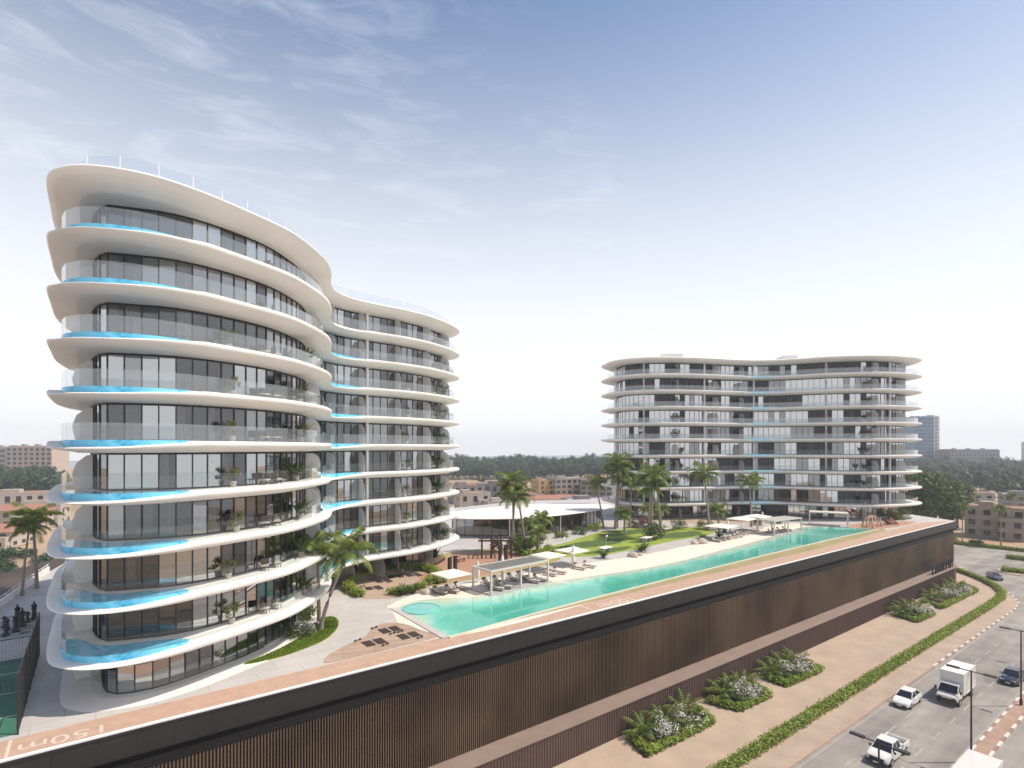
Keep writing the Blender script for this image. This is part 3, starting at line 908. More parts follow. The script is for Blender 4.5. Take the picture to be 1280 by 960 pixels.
def hedge(path, w, h, label, name='hedge', closed=False, dens=105, leaf=.13, seed=3, parent=None):
    """clipped leafy hedge along a path: dark core and a skin of leaves with gentle bumps"""
    rnd = random.Random(seed)
    pts = resample([Vector(p) for p in path], closed, .5)
    core = MB(); ls = MB(); nn = normals(pts, closed)
    n = len(pts)
    for i in range(n if closed else n - 1):
        a, b_ = pts[i], pts[(i + 1) % n]; d = b_ - a
        core.box(((a.x + b_.x) / 2, (a.y + b_.y) / 2, h * .33), (d.length * 1.02, w * .55, h * .62), math.atan2(d.y, d.x))
    bump = 0
    for i in range(n):
        p = pts[i]
        bw = 1 + .16 * math.sin(i * 2.1) + .10 * rnd.uniform(-1, 1)
        for k in (-1, 0, 1):
            off = nn[i] * (k * w * .27 * bw)
            ls_c = (p.x + off.x, p.y + off.y, h * (.62 if k == 0 else .48) * (1 + .06 * math.sin(i * 1.7)), w * .33 * bw, dens // 3)
            leaf_clumps(ls, [ls_c], leaf, rnd)
    if parent is None:
        o = thing(name, label, 'hedge'); 
        core.build('stems', M['hedgecore'], o); ls.build('foliage', M['hedge'], o)
        return o
    core.build('border_stems', M['hedgecore'], parent); return ls.build('border_hedge', M['hedge'], parent)


# palms on the deck
pA = palm_maker('', 6.5, 16, 3.6, 1.0, .11, 1, lean=(-.1, .1), n=26)
pB = palm_maker('', 6.7, 16, 3.6, 1.0, .11, 2, lean=(2.3, .2), n=26)
pC = palm_maker('', 7.6, 16, 3.1, .95, .115, 3, lean=(.4, -.2), n=20)
pD = palm_maker('', 9.0, 17, 3.2, .95, .115, 4, lean=(-.8, .5), n=20)
pE = palm_maker('', 8.2, 15, 3.1, .95, .115, 5, lean=(1.3, .9), n=20)
pF = palm_maker('', 2.6, 14, 2.0, .75, .11, 6, lean=(.2, .1), n=16)
pA((17.15, 53.6, .0), 0, 1, 'straight tall palm on the small lawn in front of the wavy near tower')
pB((16.75, 51.9, .0), -.45, 1, 'palm leaning right on the small lawn in front of the wavy near tower')
for i, (x, y, mk, s, lab) in enumerate((
    (53.9, 71.6, pC, .95, 'left palm of the three before the white roofed pavilion'),
    (55.1, 72.6, pD, .98, 'middle palm of the three before the white roofed pavilion'),
    (56.6, 71.4, pE, .92, 'right palm of the three before the white roofed pavilion'),
    (87.2, 79.6, pD, 1.18, 'tallest palm of the clump between the distant tower and the pavilion tip'),
    (88.6, 80.4, pC, 1.18, 'palm behind the tallest one in the clump at the near end of the distant tower'),
    (90.3, 78.4, pC, .98, 'shorter palm on the right of the clump at the near end of the distant tower'),
    (86.2, 82.0, pE, .9, 'short palm on the left of the clump at the near end of the distant tower'),
    (85.9, 66.9, pE, 1.12, 'leaning palm at the right side of the golf lawn clump, before the distant tower'),
    (85.2, 68.6, pD, 1.02, 'straight palm in the middle of the golf lawn clump, before the distant tower'),
    (83.6, 68.0, pC, 1.0, 'left palm of the golf lawn clump, before the distant tower'),
    (100.2, 65.9, pE, 1.12, 'single leaning palm at the far tip of the golf lawn, before the distant tower'),
    (112.8, 63.9, pC, 1.0, 'single palm by the blue pools in the waist of the distant tower'),
    (-6.8, 85.0, pD, .82, 'dark shaded palm left of the near tower, the left one of a pair'),
    (-5.7, 88.0, pC, 1.06, 'dark shaded palm left of the near tower, the right one of a pair'),
    (56.5, 68.2, pF, 1.15, 'young low palm between the gym floor and the golf lawn'),
    (59.0, 72.6, pF, 1.3, 'young palm at the foot of the palm clump before the pavilion'),
    (66.2, 77.8, pF, 1.3, 'young palm beside the path along the pavilion glass'),
    (86.0, 76.0, pF, 1.25, 'young palm at the pavilion end of the golf lawn'),
    (94.6, 77.0, pF, 1.3, 'yellowish young palm at the foot of the distant tower, left of the lawn'),
    (97.5, 76.0, pF, 1.2, 'yellowish young palm at the foot of the distant tower, at the lawn edge'),
    (103.8, 66.0, pF, 1.35, 'young palm at the far tip of the golf lawn beside the parasols'),
)): mk((x, y, 0), i * 1.3, s * (1.2 if 40 < x and i < 12 else 1), lab)
# date palms by the street
pG = palm_maker('', 10.2, 26, 3.0, .6, .16, 9, n=14)
pG((205.5, 50.4, STREET), 0, 1, 'date palm on the verge across the side road, just past the podium corner')
pG((210.2, 42.6, STREET), 1, 1.0, 'date palm on the verge in front of the beige corner house')
pG((262, 50, STREET), 2, 1.05, 'date palm behind the beige corner house near the right edge')

# shrubs on the deck
def shrub(label, x, y, z, rx, h, mk, n=10, leaf=.16, seed=1, per=40, name='shrub'):
    o = thing(name, label, 'shrub', (x, y, z))
    link('foliage', shrub_data(rx, h, n, leaf, seed, mk, per=per), o); return o


def spiky(label, x, y, z, L, seed, n=24):
    o = thing('spiky_plant', label, 'plant', (x, y, z)); link('foliage', fan_data(n, L, seed, M['leaf'], .10, .9), o); return o


shrub('bushy green shrub at the foot of the two palms on the small lawn', 15.9, 53.5, .02, 1.1, 2.2, M['hedge'], 14, .13, 21)
shrub('rounded shrub with white blossom at the foot of the two palms', 15.1, 51.6, .02, 1.2, 1.3, M['flower'], 9, .09, 22, 45)
shrub('low dark shrub under the white blossom on the small lawn', 14.6, 51.3, .02, 1.3, 1.0, M['leaf'], 12, .12, 23)
spiky('dark spiky plant on the pool side of the round hedge garden', 28.4, 58.6, 0, 1.7, 31, 34)
spiky('second dark spiky plant beside the round hedge garden, next to the pale rocks', 29.9, 58.7, 0, 1.5, 32, 30)
spiky('dark spiky plant on the sand by the closed parasol at the golf lawn', 62.6, 59.6, 0, 2.0, 33, 34)
spiky('left dark spiky plant of a pair on the beach below the golf lawn', 71.3, 59.5, 0, 1.9, 34, 30)
spiky('right dark spiky plant of a pair on the beach below the golf lawn', 73.0, 60.2, 0, 2.0, 35, 30)
spiky('dark spiky plant beside the boulder at the far parasol', 87.6, 59.2, 0, 2.1, 36, 34)
spiky('dark spiky plant behind the far parasol loungers', 94.4, 60.0, 0, 2.2, 37, 34)
shrub('tangled bush under the leaning palms at the golf lawn', 83.5, 67.0, 0, 2.6, 3.4, M['leaf'], 22, .22, 41)
shrub('dark bush by the brown pergola on the gym floor', 54.0, 69.5, 0, 1.9, 3.2, M['leaf'], 20, .2, 42)
shrub('light green bush in front of the palm clump at the pavilion', 57.3, 70.2, 0, 1.8, 2.0, M['hedge'], 16, .18, 43)
shrub('round bush beside the pavilion path', 60.6, 75.4, 0, 1.6, 1.5, M['olive'], 14, .18, 44)
shrub('reddish bush at the palm clump before the pavilion', 52.2, 73.6, 0, 1.5, 2.6, M['redflower'], 10, .18, 45)
shrub('wide bush at the far right end of the deck under the distant tower', 152.5, 53.5, 0, 3.0, 2.6, M['leaf'], 22, .25, 46)
shrub('low bush at the far right corner of the deck', 157.5, 51, 0, 2.4, 2.0, M['olive'], 18, .25, 47)
shrub('grassy bush between the playground and the deck corner', 151.5, 49.6, 0, 1.8, 1.8, M['olive'], 14, .22, 48)
for i, (x, y, rx, h, mk, lab) in enumerate((
    (63.0, 76.2, 1.5, 1.4, 'leaf', 'dark low bush on the golf lawn edge by the pavilion, left of the path bend'),
    (70.5, 77.8, 1.4, 1.2, 'olive', 'yellowish low bush on the golf lawn edge in front of the pavilion column'),
    (76.6, 78.9, 1.8, 1.5, 'leaf', 'dark wide bush on the golf lawn edge in the middle of the pavilion front'),
    (81.5, 80.4, 1.6, 1.8, 'hedge', 'bright green bush between the lawn and the right half of the pavilion'),
    (91.6, 78.8, 1.9, 2.0, 'olive', 'yellowish bush among the palms at the pavilion tip'),
    (95.8, 79.2, 1.7, 1.6, 'redflower', 'reddish bush at the foot of the distant tower'),
    (99.4, 72.6, 2.0, 1.7, 'leaf', 'dark bush behind the far end of the golf lawn'),
    (104.6, 70.0, 1.8, 1.5, 'olive', 'yellowish bush before the left wing of the distant tower'),
    (58.8, 76.0, 1.6, 2.4, 'leaf', 'tall dark bush behind the palm clump at the pavilion'),
    (56.0, 74.2, 1.5, 1.7, 'hedge', 'bright green bush under the palm clump at the pavilion'),
    (88.4, 70.0, 1.7, 1.4, 'leaf', 'dark bush in the middle of the far golf lawn'),
    (101.6, 63.2, 1.3, 1.5, 'leaf', 'dark bush on the sand between the far parasol and the middle pergola'),
    (117.0, 64.6, 1.6, 1.6, 'olive', 'yellowish bush behind the far cream parasols'),
    (122.5, 64.0, 1.6, 1.8, 'leaf', 'dark bush left of the open pergola at the far pool end'),
    (34.6, 61.0, 1.1, 1.0, 'olive', 'dry yellowish bush between the ring garden and the nearest parasol'),
    (31.8, 74.0, .9, 1.1, 'leaf', 'dark bush between the ring garden and the near tower terrace'),
)): shrub(lab, x, y, .01, rx, h, M[mk], 14, .17, 300 + i)
hedge([(24.0, 60.6), (24.0, 64.6), (25.6, 67.9), (28.6, 70.3), (33.0, 71.2), (36.2, 69.4), (36.9, 66.2), (35.4, 63.2), (32.9, 61.0)], 1.35, 1.05, 'low curved hedge ringing the round garden of exercise mats', seed=5)
hedge([(32.0, 60.3), (30.4, 59.7), (28.8, 59.5), (27.2, 59.6)], 1.1, .8, 'short piece of low hedge on the pool side of the round garden', seed=6)
hedge([(53.2, 67.2), (56, 66.4), (58.6, 67.2), (59.5, 69)], 1.5, 1.2, 'thick clipped hedge between the gym floor and the golf lawn', seed=8, leaf=.18)
hedge([(50, 27.6), (70, 27.6), (90, 27.6), (110, 27.55), (127, 27.5), (136.5, 27.7), (142, 28.6), (147, 30.6), (151.5, 33.4), (155.8, 36.6), (159.4, 40.2)][0:0] + [(38, 27.6), (60, 27.6), (90, 27.6), (110, 27.55), (127, 27.5), (136.5, 27.7), (142, 28.6), (147, 30.6), (151.5, 33.4), (155.8, 36.6), (160.4, 41.0)], 1.25, 1.0, 'long clipped green hedge lining the street pavement around the corner', seed=9, leaf=.14).location.z = STREET + .02

# grass: tufts standing on the three lawns
def point_in(poly, x, y):
    c = False; j = len(poly) - 1
    for i in range(len(poly)):
        a, b_ = poly[i], poly[j]
        if (a[1] > y) != (b_[1] > y) and x < (b_[0] - a[0]) * (y - a[1]) / (b_[1] - a[1]) + a[0]: c = not c
        j = i
    return c


def turf(poly, z, n, hgt, label, seed):
    rnd = random.Random(seed); b_ = MB(); P = [(p[0], p[1]) for p in poly]
    xs = [p[0] for p in P]; ys = [p[1] for p in P]
    b_.prism(P, 0, z)
    k = 0
    while k < n:
        x, y = rnd.uniform(min(xs), max(xs)), rnd.uniform(min(ys), max(ys))
        if not point_in(P, x, y): continue
        k += 1; a = rnd.uniform(0, 2 * PI); w = hgt * .35; hh = hgt * rnd.uniform(.5, 1.2)
        ca, sa = math.cos(a) * w, math.sin(a) * w; lx, ly = rnd.uniform(-.6, .6) * hh, rnd.uniform(-.6, .6) * hh
        b_.poly([(x - ca, y - sa, z - .005), (x + ca, y + sa, z - .005), (x + lx, y + ly, z + hh)], 1, False)
    return stuff(b_.build('lawn', [M['grass'], M['blade']]), label, 'grass')


turf(palm_lawn, .04, 9000, .13, 'small bright lawn tapering along the near tower under two palms', 5)

# street planters
def planter(ax, ay, bx, by, cx_, cy_, dx, dy, label, seed, adj):
    poly = [(ax, ay), (bx, by), (cx_, cy_), (dx, dy)]
    mx = sum(p[0] for p in poly) / 4; my = sum(p[1] for p in poly) / 4
    o = thing('planter_bed', label, 'flower bed', (mx, my, STREET))
    loc = [Vector((p[0] - mx, p[1] - my)) for p in poly]
    MB().prism([(p.x, p.y) for p in loc], 0, .08).build('soil', M['soil'], o)
    inn = [p * .90 for p in loc]
    hedge([inn[3], inn[0], inn[1], inn[2]], 1.0, .85, '', parent=o, dens=120, leaf=.15, seed=seed)
    rnd = random.Random(seed + 50); L = Vector((bx - ax, by - ay)).length
    u = Vector((bx - ax, by - ay)).normalized(); v = Vector((-u.y, u.x))
    words = ('street side', 'middle', 'far side')
    base = Vector((mx, my))
    for i, f in enumerate((-.30, -.02, .28)):
        p = base + u * L * f + v * 1.0
        t = thing('arching_palm', 'arching palm plant at the %s of the %s street planter' % (('near end', 'middle', 'far end')[i], adj), 'plant', (p.x, p.y, STREET + .05))
        link('foliage', FANS[i % 3], t, (0, 0, 0), rnd.uniform(0, 6))
    for i, f in enumerate((-.14, .16)):
        p = base + u * L * f - v * .55
        t = thing('flowering_shrub', 'white flowering shrub at the %s of the %s street planter' % (('near half', 'far half')[i], adj), 'shrub', (p.x, p.y, STREET + .05))
        link('leaves', BUSHES[i], t, (0, 0, 0), rnd.uniform(0, 6)); link('blossom', BLOOMS[i], t, (0, 0, 0), rnd.uniform(0, 6))


def fan_palm_mesh(seed):
    rnd = random.Random(seed); c = MB()
    for i in range(17):
        frond(c, (.0, .0, .25), i * 2.4, 1.35 - 1.0 * (i / 17), 2.9 * rnd.uniform(.8, 1.1), 1.3, .65, 14, .12, rnd)
    return c.data('foliage', M['palm'])


FANS = [fan_palm_mesh(60 + i) for i in range(3)]
BUSHES = [shrub_data(1.35, 1.25, 11, .14, 70 + i, M['leaf'], per=36) for i in range(2)]
BLOOMS = [shrub_data(1.75, 1.9, 13, .12, 80 + i, M['flower'], per=40) for i in range(2)]
planter(40.4, 33.3, 51.6, 33.2, 52.8, 36.2, 41.6, 36.3, 'planted bed with hedge border nearest the viewer under the podium wall', 1, 'nearest')
planter(55.6, 33.0, 62.2, 32.8, 63.4, 36.2, 54.6, 36.3, 'planted bed with white flowers, second from the viewer along the podium wall', 2, 'second')
planter(65.6, 33.0, 74.6, 32.6, 75.0, 36.1, 66.2, 36.2, 'planted bed with white flowers, third from the viewer along the podium wall', 3, 'third')
planter(107.0, 32.2, 115.2, 32.0, 117.4, 35.6, 108.6, 35.9, 'planted bed fourth from the viewer along the podium wall, apart from the nearer three', 4, 'fourth')
planter(119.0, 32.3, 141.0, 32.0, 145.6, 35.6, 121.0, 35.9, 'long planted bed at the far corner of the podium wall', 5, 'farthest')

# ------------------------------------------------------------------ balcony plants and furniture
def path_at(loop, p, d):
    i = min(range(len(loop)), key=lambda k: (loop[k] - Vector(p)).length)
    return loop[i] + normals(loop)[i] * d


pot_me = MB().lathe([(.20, 0), (.27, .42), (.25, .45), (.18, .40)], n=12).data('pot', M['pot'], True)
ol = [shrub_data(.62, 1.5, 8, .10, 90 + i, M['olive'], per=34) for i in range(2)]
dk = [fan_data(18, 1.7, 95 + i, M['leaf'], .15, .8) for i in range(2)]
ORD = ('ground terrace', 'first balcony', 'second balcony', 'third balcony', 'fourth balcony', 'fifth balcony', 'sixth balcony', 'seventh balcony', 'eighth balcony', 'top balcony')


def potted(x, y, z, fol, label, group, s=1.0):
    o = thing('potted_plant', label, 'potted plant', (x, y, z), R.uniform(0, 6), group); o.scale = (s,) * 3
    link('pot', pot_me, o); link('foliage', fol, o, (0, 0, .35))


spotsA = [((9.2, 45.3), 1.75, "on the near tower's bulge", ol), ((16.6, 51.4), 1.8, "at the near tower's waist", dk), ((33.5, 65.8), 1.6, "on the near tower's far wing", ol), ((42.4, 70.2), 1.9, "at the near tower's far end", dk)]
for k in range(0, 10):
    for j, (p, d, w, fol) in enumerate(spotsA):
        if k > 7 and j != 3: continue
        q = path_at(loopA, p, d + (1.4 if k == 0 else 0))
        q = q + Vector((R.uniform(-.5, .5), R.uniform(-.2, .2)))
        potted(q.x, q.y, zsA[k] + .02 + (.02 if k == 0 else 0), fol[k % 2], '%s potted plant, %s %s' % (('light green bushy', 'dark big leaved')[fol is dk], ORD[k], w), 'potted plants on the near tower balconies', (.95, 1.1)[fol is dk])
for k in range(1, 10):
    for j, (p, d, w, fol) in enumerate((((110.7, 79.4), 2.2, "on the distant tower's left wing", dk), ((143.1, 51.8), 2.2, "on the distant tower's right wing", dk))):
        q = path_at(loopB, p, d); q = q + Vector((R.uniform(-3, 3), 0)) * .6
        potted(q.x, q.y, zsB[k] + .02, fol[k % 2], 'dark potted plant, %s %s' % (ORD[k], w), 'potted plants on the distant tower balconies', 1.2)


def chair_fn():
    o = thing('balcony_chair', '', 'chair')
    MB().box((0, 0, .40), (.62, .60, .12)).build('seat', M['cushion'], o)
    MB().box((0, .28, .66), (.62, .10, .50)).build('backrest', M['darkcushion'], o)
    for sx in (-.26, .26):
        for sy in (-.25, .25): MB().box((sx, sy, .17), (.05, .05, .34)).build('leg', M['black2'], o)
    return o


chair = Maker(chair_fn)
for k in range(1, 10):
    for j, (p, d, w) in enumerate((((11.6, 46.6), 1.7, "on the near tower's bulge"), ((38.2, 67.7), 1.7, "on the near tower's far wing"))):
        q = path_at(loopA, p, d)
        chair((q.x, q.y, zsA[k] + .012), R.uniform(-1, 1), 1, 'left lounge chair, %s %s' % (ORD[k], w), 'balcony chairs')
        chair((q.x + 1.1, q.y + .75, zsA[k] + .012), R.uniform(-1, 1) + 1.5, 1, 'right lounge chair, %s %s' % (ORD[k], w), 'balcony chairs')

# ------------------------------------------------------------------ deck furniture
def mat_pair(x, y, rz, desc):
    for i, dx in enumerate((-.52, .52)):
        px_, py_ = x + dx * math.cos(rz), y + dx * math.sin(rz)
        o = MB().box((0, 0, .02), (.80, 1.40, .04)).build('exercise_mat', M['mat'], None, (px_, py_, .031)); o.rotation_euler.z = rz
        tag(o, '%s dark exercise mat of the pair %s' % (('left', 'right')[i], desc), 'exercise mat', 'exercise mats')
    for i, (dx, dy) in enumerate(((-1.0, 1.25), (.5, -1.2))):
        q = (x + dx * math.cos(rz) - dy * math.sin(rz), y + dx * math.sin(rz) + dy * math.cos(rz), .031)
        b_ = MB().tube([(-.28, 0, .09), (.28, 0, .09)], .03, 8)
        for s in (-.26, .26): b_.tube([(s - .07, 0, .09), (s + .07, 0, .09)], .088, 10)
        o = b_.build('dumbbell', M['black2'], None, q, True); o.rotation_euler.z = rz + .3
        tag(o, 'black dumbbell %s the mat pair %s' % (('behind', 'before')[i], desc), 'dumbbell', 'dumbbells by the mats')


mat_pair(19.4, 45.7, .0, 'at the narrow left part of the timber deck')
mat_pair(21.9, 48.0, .0, 'at the back of the timber deck')
mat_pair(22.6, 45.5, .0, 'on the timber deck nearest the pool corner')
for i, (x, y) in enumerate(((26.9, 63.6), (29.3, 66.2), (31.6, 67.7), (33.9, 66.9))):
    mat_pair(x, y, -.1, '%s from the near tower in the ring garden' % ('nearest', 'second', 'third', 'fourth')[i])


def lounger_fn():
    o = thing('sun_lounger', '', 'sun lounger')
    b_ = MB()
    for s in (-.33, .33): b_.box((s, 0, .26), (.06, 1.95, .07))
    b_.box((0, -.94, .26), (.60, .06, .07)).box((0, .94, .26), (.6, .06, .07)).box((0, .2, .26), (.6, .06, .05))
    b_.build('frame', M['lframe'], o)
    for sx in (-.33, .33):
        for sy in (-.85, .85): MB().box((sx, sy, .115), (.06, .06, .23)).build('leg', M['lframe'], o)
    MB().box((0, -.35, .35), (.64, 1.25, .11)).build('cushion', M['cushion'], o)
    bb = MB(); n0 = 0
    a = math.radians(38)
    for x in (-.32, .32): bb.v += [(x, .28, .30), (x, .28 + .72 * math.cos(a), .30 + .72 * math.sin(a)), (x, .22 + .72 * math.cos(a), .40 + .72 * math.sin(a)), (x, .22, .40)]
    bb.face([3, 2, 1, 0]); bb.face([4, 5, 6, 7])
    for i in range(4): bb.face([i, (i + 1) % 4, 4 + (i + 1) % 4, 4 + i])
    bb.build('backrest', M['cushion'], o)
    MB().box((0, .70, .80), (.5, .26, .14)).build('pillow', M['darkcushion'], o)
    return o


lounger = Maker(lounger_fn)
NTH = ('first', 'second', 'third', 'fourth', 'fifth', 'sixth', 'seventh', 'eighth')


def lounger_row(xs, where, rz=.0, z=.02):
    for i, (x, y) in enumerate(xs):
        lounger((x, y, z), rz + R.uniform(-.08, .08), 1, '%s grey sun lounger from the left %s' % (NTH[i], where), 'grey sun loungers around the pool')


lounger_row([(37.9, 53.4), (39.2, 53.5), (43.6, 53.7), (44.9, 53.8)], 'at the water side of the nearest pergola', .5, .135)
lounger_row([(38.4, 55.9), (40.0, 56.0), (42.4, 56.1), (44.0, 56.2)], 'at the back of the nearest pergola', .2, .135)
lounger_row([(31.9, 56.3), (33.3, 56.0), (34.9, 56.6)], 'under the nearest cream parasol', .4)
lounger_row([(48.3, 55.6), (50.0, 55.7), (54.0, 56.0), (56.0, 56.1)], 'on the sand right of the nearest pergola', .3)
lounger_row([(89.6, 57.6), (91.4, 57.7), (93.3, 57.9), (95.4, 57.9), (97.4, 58.1)], 'under the far cream parasol before the distant tower', .3)
lounger_row([(99.6, 58.9), (101.4, 59.0), (103.2, 59.3)], 'between the far parasol and the middle pergola', .3)
lounger_row([(106.4, 56.0), (108.2, 56.0), (110.2, 56.2), (112.2, 56.1)], 'under the middle pergola', .3, .135)


def pergola(x0, y0, x1, y1, h, label, nx, mroof, mpost, flat=True):
    """post and louvre shelter on a low platform"""
    dx, dy = x1 - x0, y1 - y0; L = math.hypot(dx, dy); rz = math.atan2(dy, dx); W = 3.6
    o = thing('pergola', label, 'pergola', (x0, y0, 0), rz)
    MB().box((L / 2, W / 2, .065), (L + .6, W + .6, .13)).build('platform', M['flatroof'], o)
    for i in range(nx):
        for yy in (.1, W - .1): MB().box((.1 + (L - .2) * i / (nx - 1), yy, .13 + (h - .13) / 2), (.2, .2, h - .13)).build('post', mpost, o)
    b_ = MB()
    b_.box((L / 2, .1, h + .11), (L, .2, .22)).box((L / 2, W - .1, h + .11), (L, .2, .22)).box((.1, W / 2, h + .11), (.2, W - .4, .22)).box((L - .1, W / 2, h + .11), (.2, W - .4, .22))
    b_.build('beam', mpost, o)
    b_ = MB(); n = int((L - .4) / .2)
    for i in range(n):
        b_.box((.3 + (L - .6) * i / (n - 1), W / 2, h + .13), (.15, W - .42, .04))
    b_.build('louvres', mroof, o)
    return o


pergola(36.4, 52.3, 45.9, 53.1, 2.6, 'grey louvred pergola over loungers at the near water edge', 3, M['louvre'], M['post'])
pergola(104.6, 54.6, 114.4, 54.0, 2.7, 'pale pergola at the middle of the far pool edge before the distant tower', 3, M['post'], M['post'])
pergola(125.2, 57.6, 128.2, 50.8, 2.8, 'open pale pergola standing at the far end of the pool', 2, M['canvas'], M['post']).rotation_euler.z -= 0


def parasol(x, y, w, h, label, rz=.1):
    o = thing('parasol', label, 'parasol', (x, y, 0), rz)
    MB().box((0, 0, .05), (.7, .7, .10)).build('base', M['post'], o)
    MB().tube([(0, 0, .1), (0, 0, h + .1)], .04, 8).build('pole', M['post'], o)
    b_ = MB(); k = w / 2
    b_.v = [(-k, -k, h - .35), (k, -k, h - .35), (k, k, h - .35), (-k, k, h - .35), (0, 0, h + .12), (-k, -k, h - .47), (k, -k, h - .47), (k, k, h - .47), (-k, k, h - .47), (0, 0, h)]
    for i in range(4):
        j = (i + 1) % 4
        b_.face([i, j, 4]); b_.face([j + 5, i + 5, 9]); b_.face([i, i + 5, j + 5, j])
    b_.build('canopy', M['canvas'], o)
    return o


parasol(33.6, 56.6, 3.5, 2.5, 'square cream parasol left of the nearest pergola')
parasol(50.2, 58.3, 3.6, 2.5, 'cream parasol behind the nearest pergola, towards the gym floor')
parasol(55.3, 58.9, 3.6, 2.5, 'cream parasol right of the nearest pergola, before the golf lawn')
parasol(93.2, 58.8, 4.6, 2.8, 'wide cream parasol over loungers before the distant tower')
parasol(103.2, 60.6, 4.4, 3.2, 'cream parasol behind the middle pergola, left of two')
parasol(108.6, 60.4, 4.4, 3.3, 'cream parasol behind the middle pergola, right of two')


def closed_parasol(x, y, h, label):
    o = thing('closed_parasol', label, 'closed parasol', (x, y, 0))
    MB().box((0, 0, .05), (.6, .6, .1)).build('base', M['post'], o)
    MB().lathe([(.05, .1), (.05, .5), (.24, .55), (.27, 1.0), (.22, h - .5), (.06, h)], n=10).build('folded_canopy', M['canvas'], o, smooth=True)


closed_parasol(38.6, 58.4, 2.7, 'folded pale parasol behind the left end of the nearest pergola')
closed_parasol(43.1, 59.3, 2.8, 'folded pale parasol behind the middle of the nearest pergola')
closed_parasol(54.2, 57.4, 3.2, 'tall folded pale parasol at the sand edge of the golf lawn')
closed_parasol(99.0, 61.0, 3.0, 'folded pale parasol beside the far young palm')
closed_parasol(112.5, 61.3, 3.6, 'folded pale parasol near the waist of the distant tower')


def rock(x, y, r, label, seed):
    rnd = random.Random(seed); b_ = MB(); prof = [(r * .95, -.05), (r * 1.05, r * .25), (r * .8, r * .55), (r * .35, r * .75)]
    b_.lathe(prof, n=9); b_.v = [(v[0] * rnd.uniform(.8, 1.25), v[1] * rnd.uniform(.65, 1.0), v[2] * rnd.uniform(.85, 1.2)) for v in b_.v]
    o = b_.build('boulder', M['rock'], None, (x, y, 0), True, 50); o.rotation_euler.z = rnd.uniform(0, 6)
    tag(o, label, 'boulder', 'pale boulders on the beach')


rock(30.9, 57.4, .75, 'larger pale boulder beside the spiky plants at the near pool corner', 1)
rock(32.3, 57.2, .5, 'smaller pale boulder beside the spiky plants at the near pool corner', 2)
rock(67.0, 57.4, .9, 'pale boulder on the beach left of the paired spiky plants', 3)
rock(68.8, 57.6, .55, 'small pale boulder on the beach below the golf lawn', 4)
rock(86.3, 58.2, 1.1, 'big pale boulder left of the far parasol loungers', 5)
rock(84.6, 58.5, .7, 'pale boulder next to the big one at the far parasol', 6)


def flag_board(x, y, label):
    o = thing('white_platform', label, 'platform', (x, y, 0), .2)
    MB().box((0, 0, .72), (2.6, 1.3, .10)).build('top', M['canvas'], o)
    for sx in (-.9, .9): MB().box((sx, 0, .34), (.12, .9, .67)).build('support', M['post'], o)


flag_board(61.7, 65.8, 'white slab table on the golf lawn nearest the closed parasol')
flag_board(66.6, 63.0, 'white slab table on the near edge of the golf lawn')
flag_board(80.2, 65.6, 'white slab table on the golf lawn left of the palm bush')
flag_board(92.6, 70.6, 'white slab table at the far end of the golf lawn')
for i, (x, y) in enumerate(((61.4, 67.4), (68.5, 64.6))):
    o = thing('golf_flag', ('golf flag stick left on the golf lawn', 'golf flag stick right on the golf lawn')[i], 'golf flag', (x, y, 0))
    MB().tube([(0, 0, 0), (0, 0, 2.4)], .03, 6).build('stick', M['paint'], o); MB().box((.22, 0, 2.2), (.42, .02, .28)).build('flag', M['canvas'], o)

# gym floor: brown timber frame and two training machines
o = thing('timber_frame', 'dark brown timber pergola frame on the orange gym floor', 'pergola', (47.4, 70.6, 0), -.6)
for x in (0, 1.5, 3.0, 4.5):
    for y in (0, 2.6): MB().box((x, y, 1.3), (.26, .26, 2.6)).build('post', M['darkwood'], o)
for y in (0, 2.6): MB().box((2.25, y, 2.72), (5.6, .22, .24)).build('beam', M['darkwood'], o)
b = MB()
for i in range(8): b.box((-.1 + i * .68, 1.3, 2.92), (.12, 3.6, .16))
b.build('rafters', M['darkwood'], o)


def gym_machine(x, y, rz, label):
    o = thing('training_machine', label, 'gym machine', (x, y, 0), rz)
    MB().box((0, 0, .06), (1.7, .9, .12)).build('base', M['black2'], o)
    for s in (-.62, .62): MB().box((s, 0, 1.3), (.5, .32, 2.35)).build('weight_tower', M['black2'], o)
    b_ = MB().tube([(-.8, 0, 2.5), (.8, 0, 2.5)], .06, 8).tube([(-.8, 0, 2.5), (-1.0, -.5, 2.3)], .05, 6).tube([(.8, 0, 2.5), (1.0, -.5, 2.3)], .05, 6)
    b_.build('handle_bar', M['black2'], o)
    MB().box((0, -.5, .5), (.4, .8, .1)).build('seat', M['darkcushion'], o)


gym_machine(38.0, 63.6, .4, 'black training machine with two towers at the near left of the gym floor')
gym_machine(48.4, 66.4, .2, 'black training machine with two towers before the brown timber frame')
o = thing('exercise_bench', 'low red framed exercise bar on the orange gym floor', 'gym bar', (43.6, 70.4, 0), .3)
MB().box((0, 0, .42), (1.6, .35, .08)).build('seat', M['darkcushion'], o)
for s in (-.65, .65): MB().box((s, 0, .19), (.07, .3, .38)).build('leg', M['redflower'] if False else M['rubber'], o)

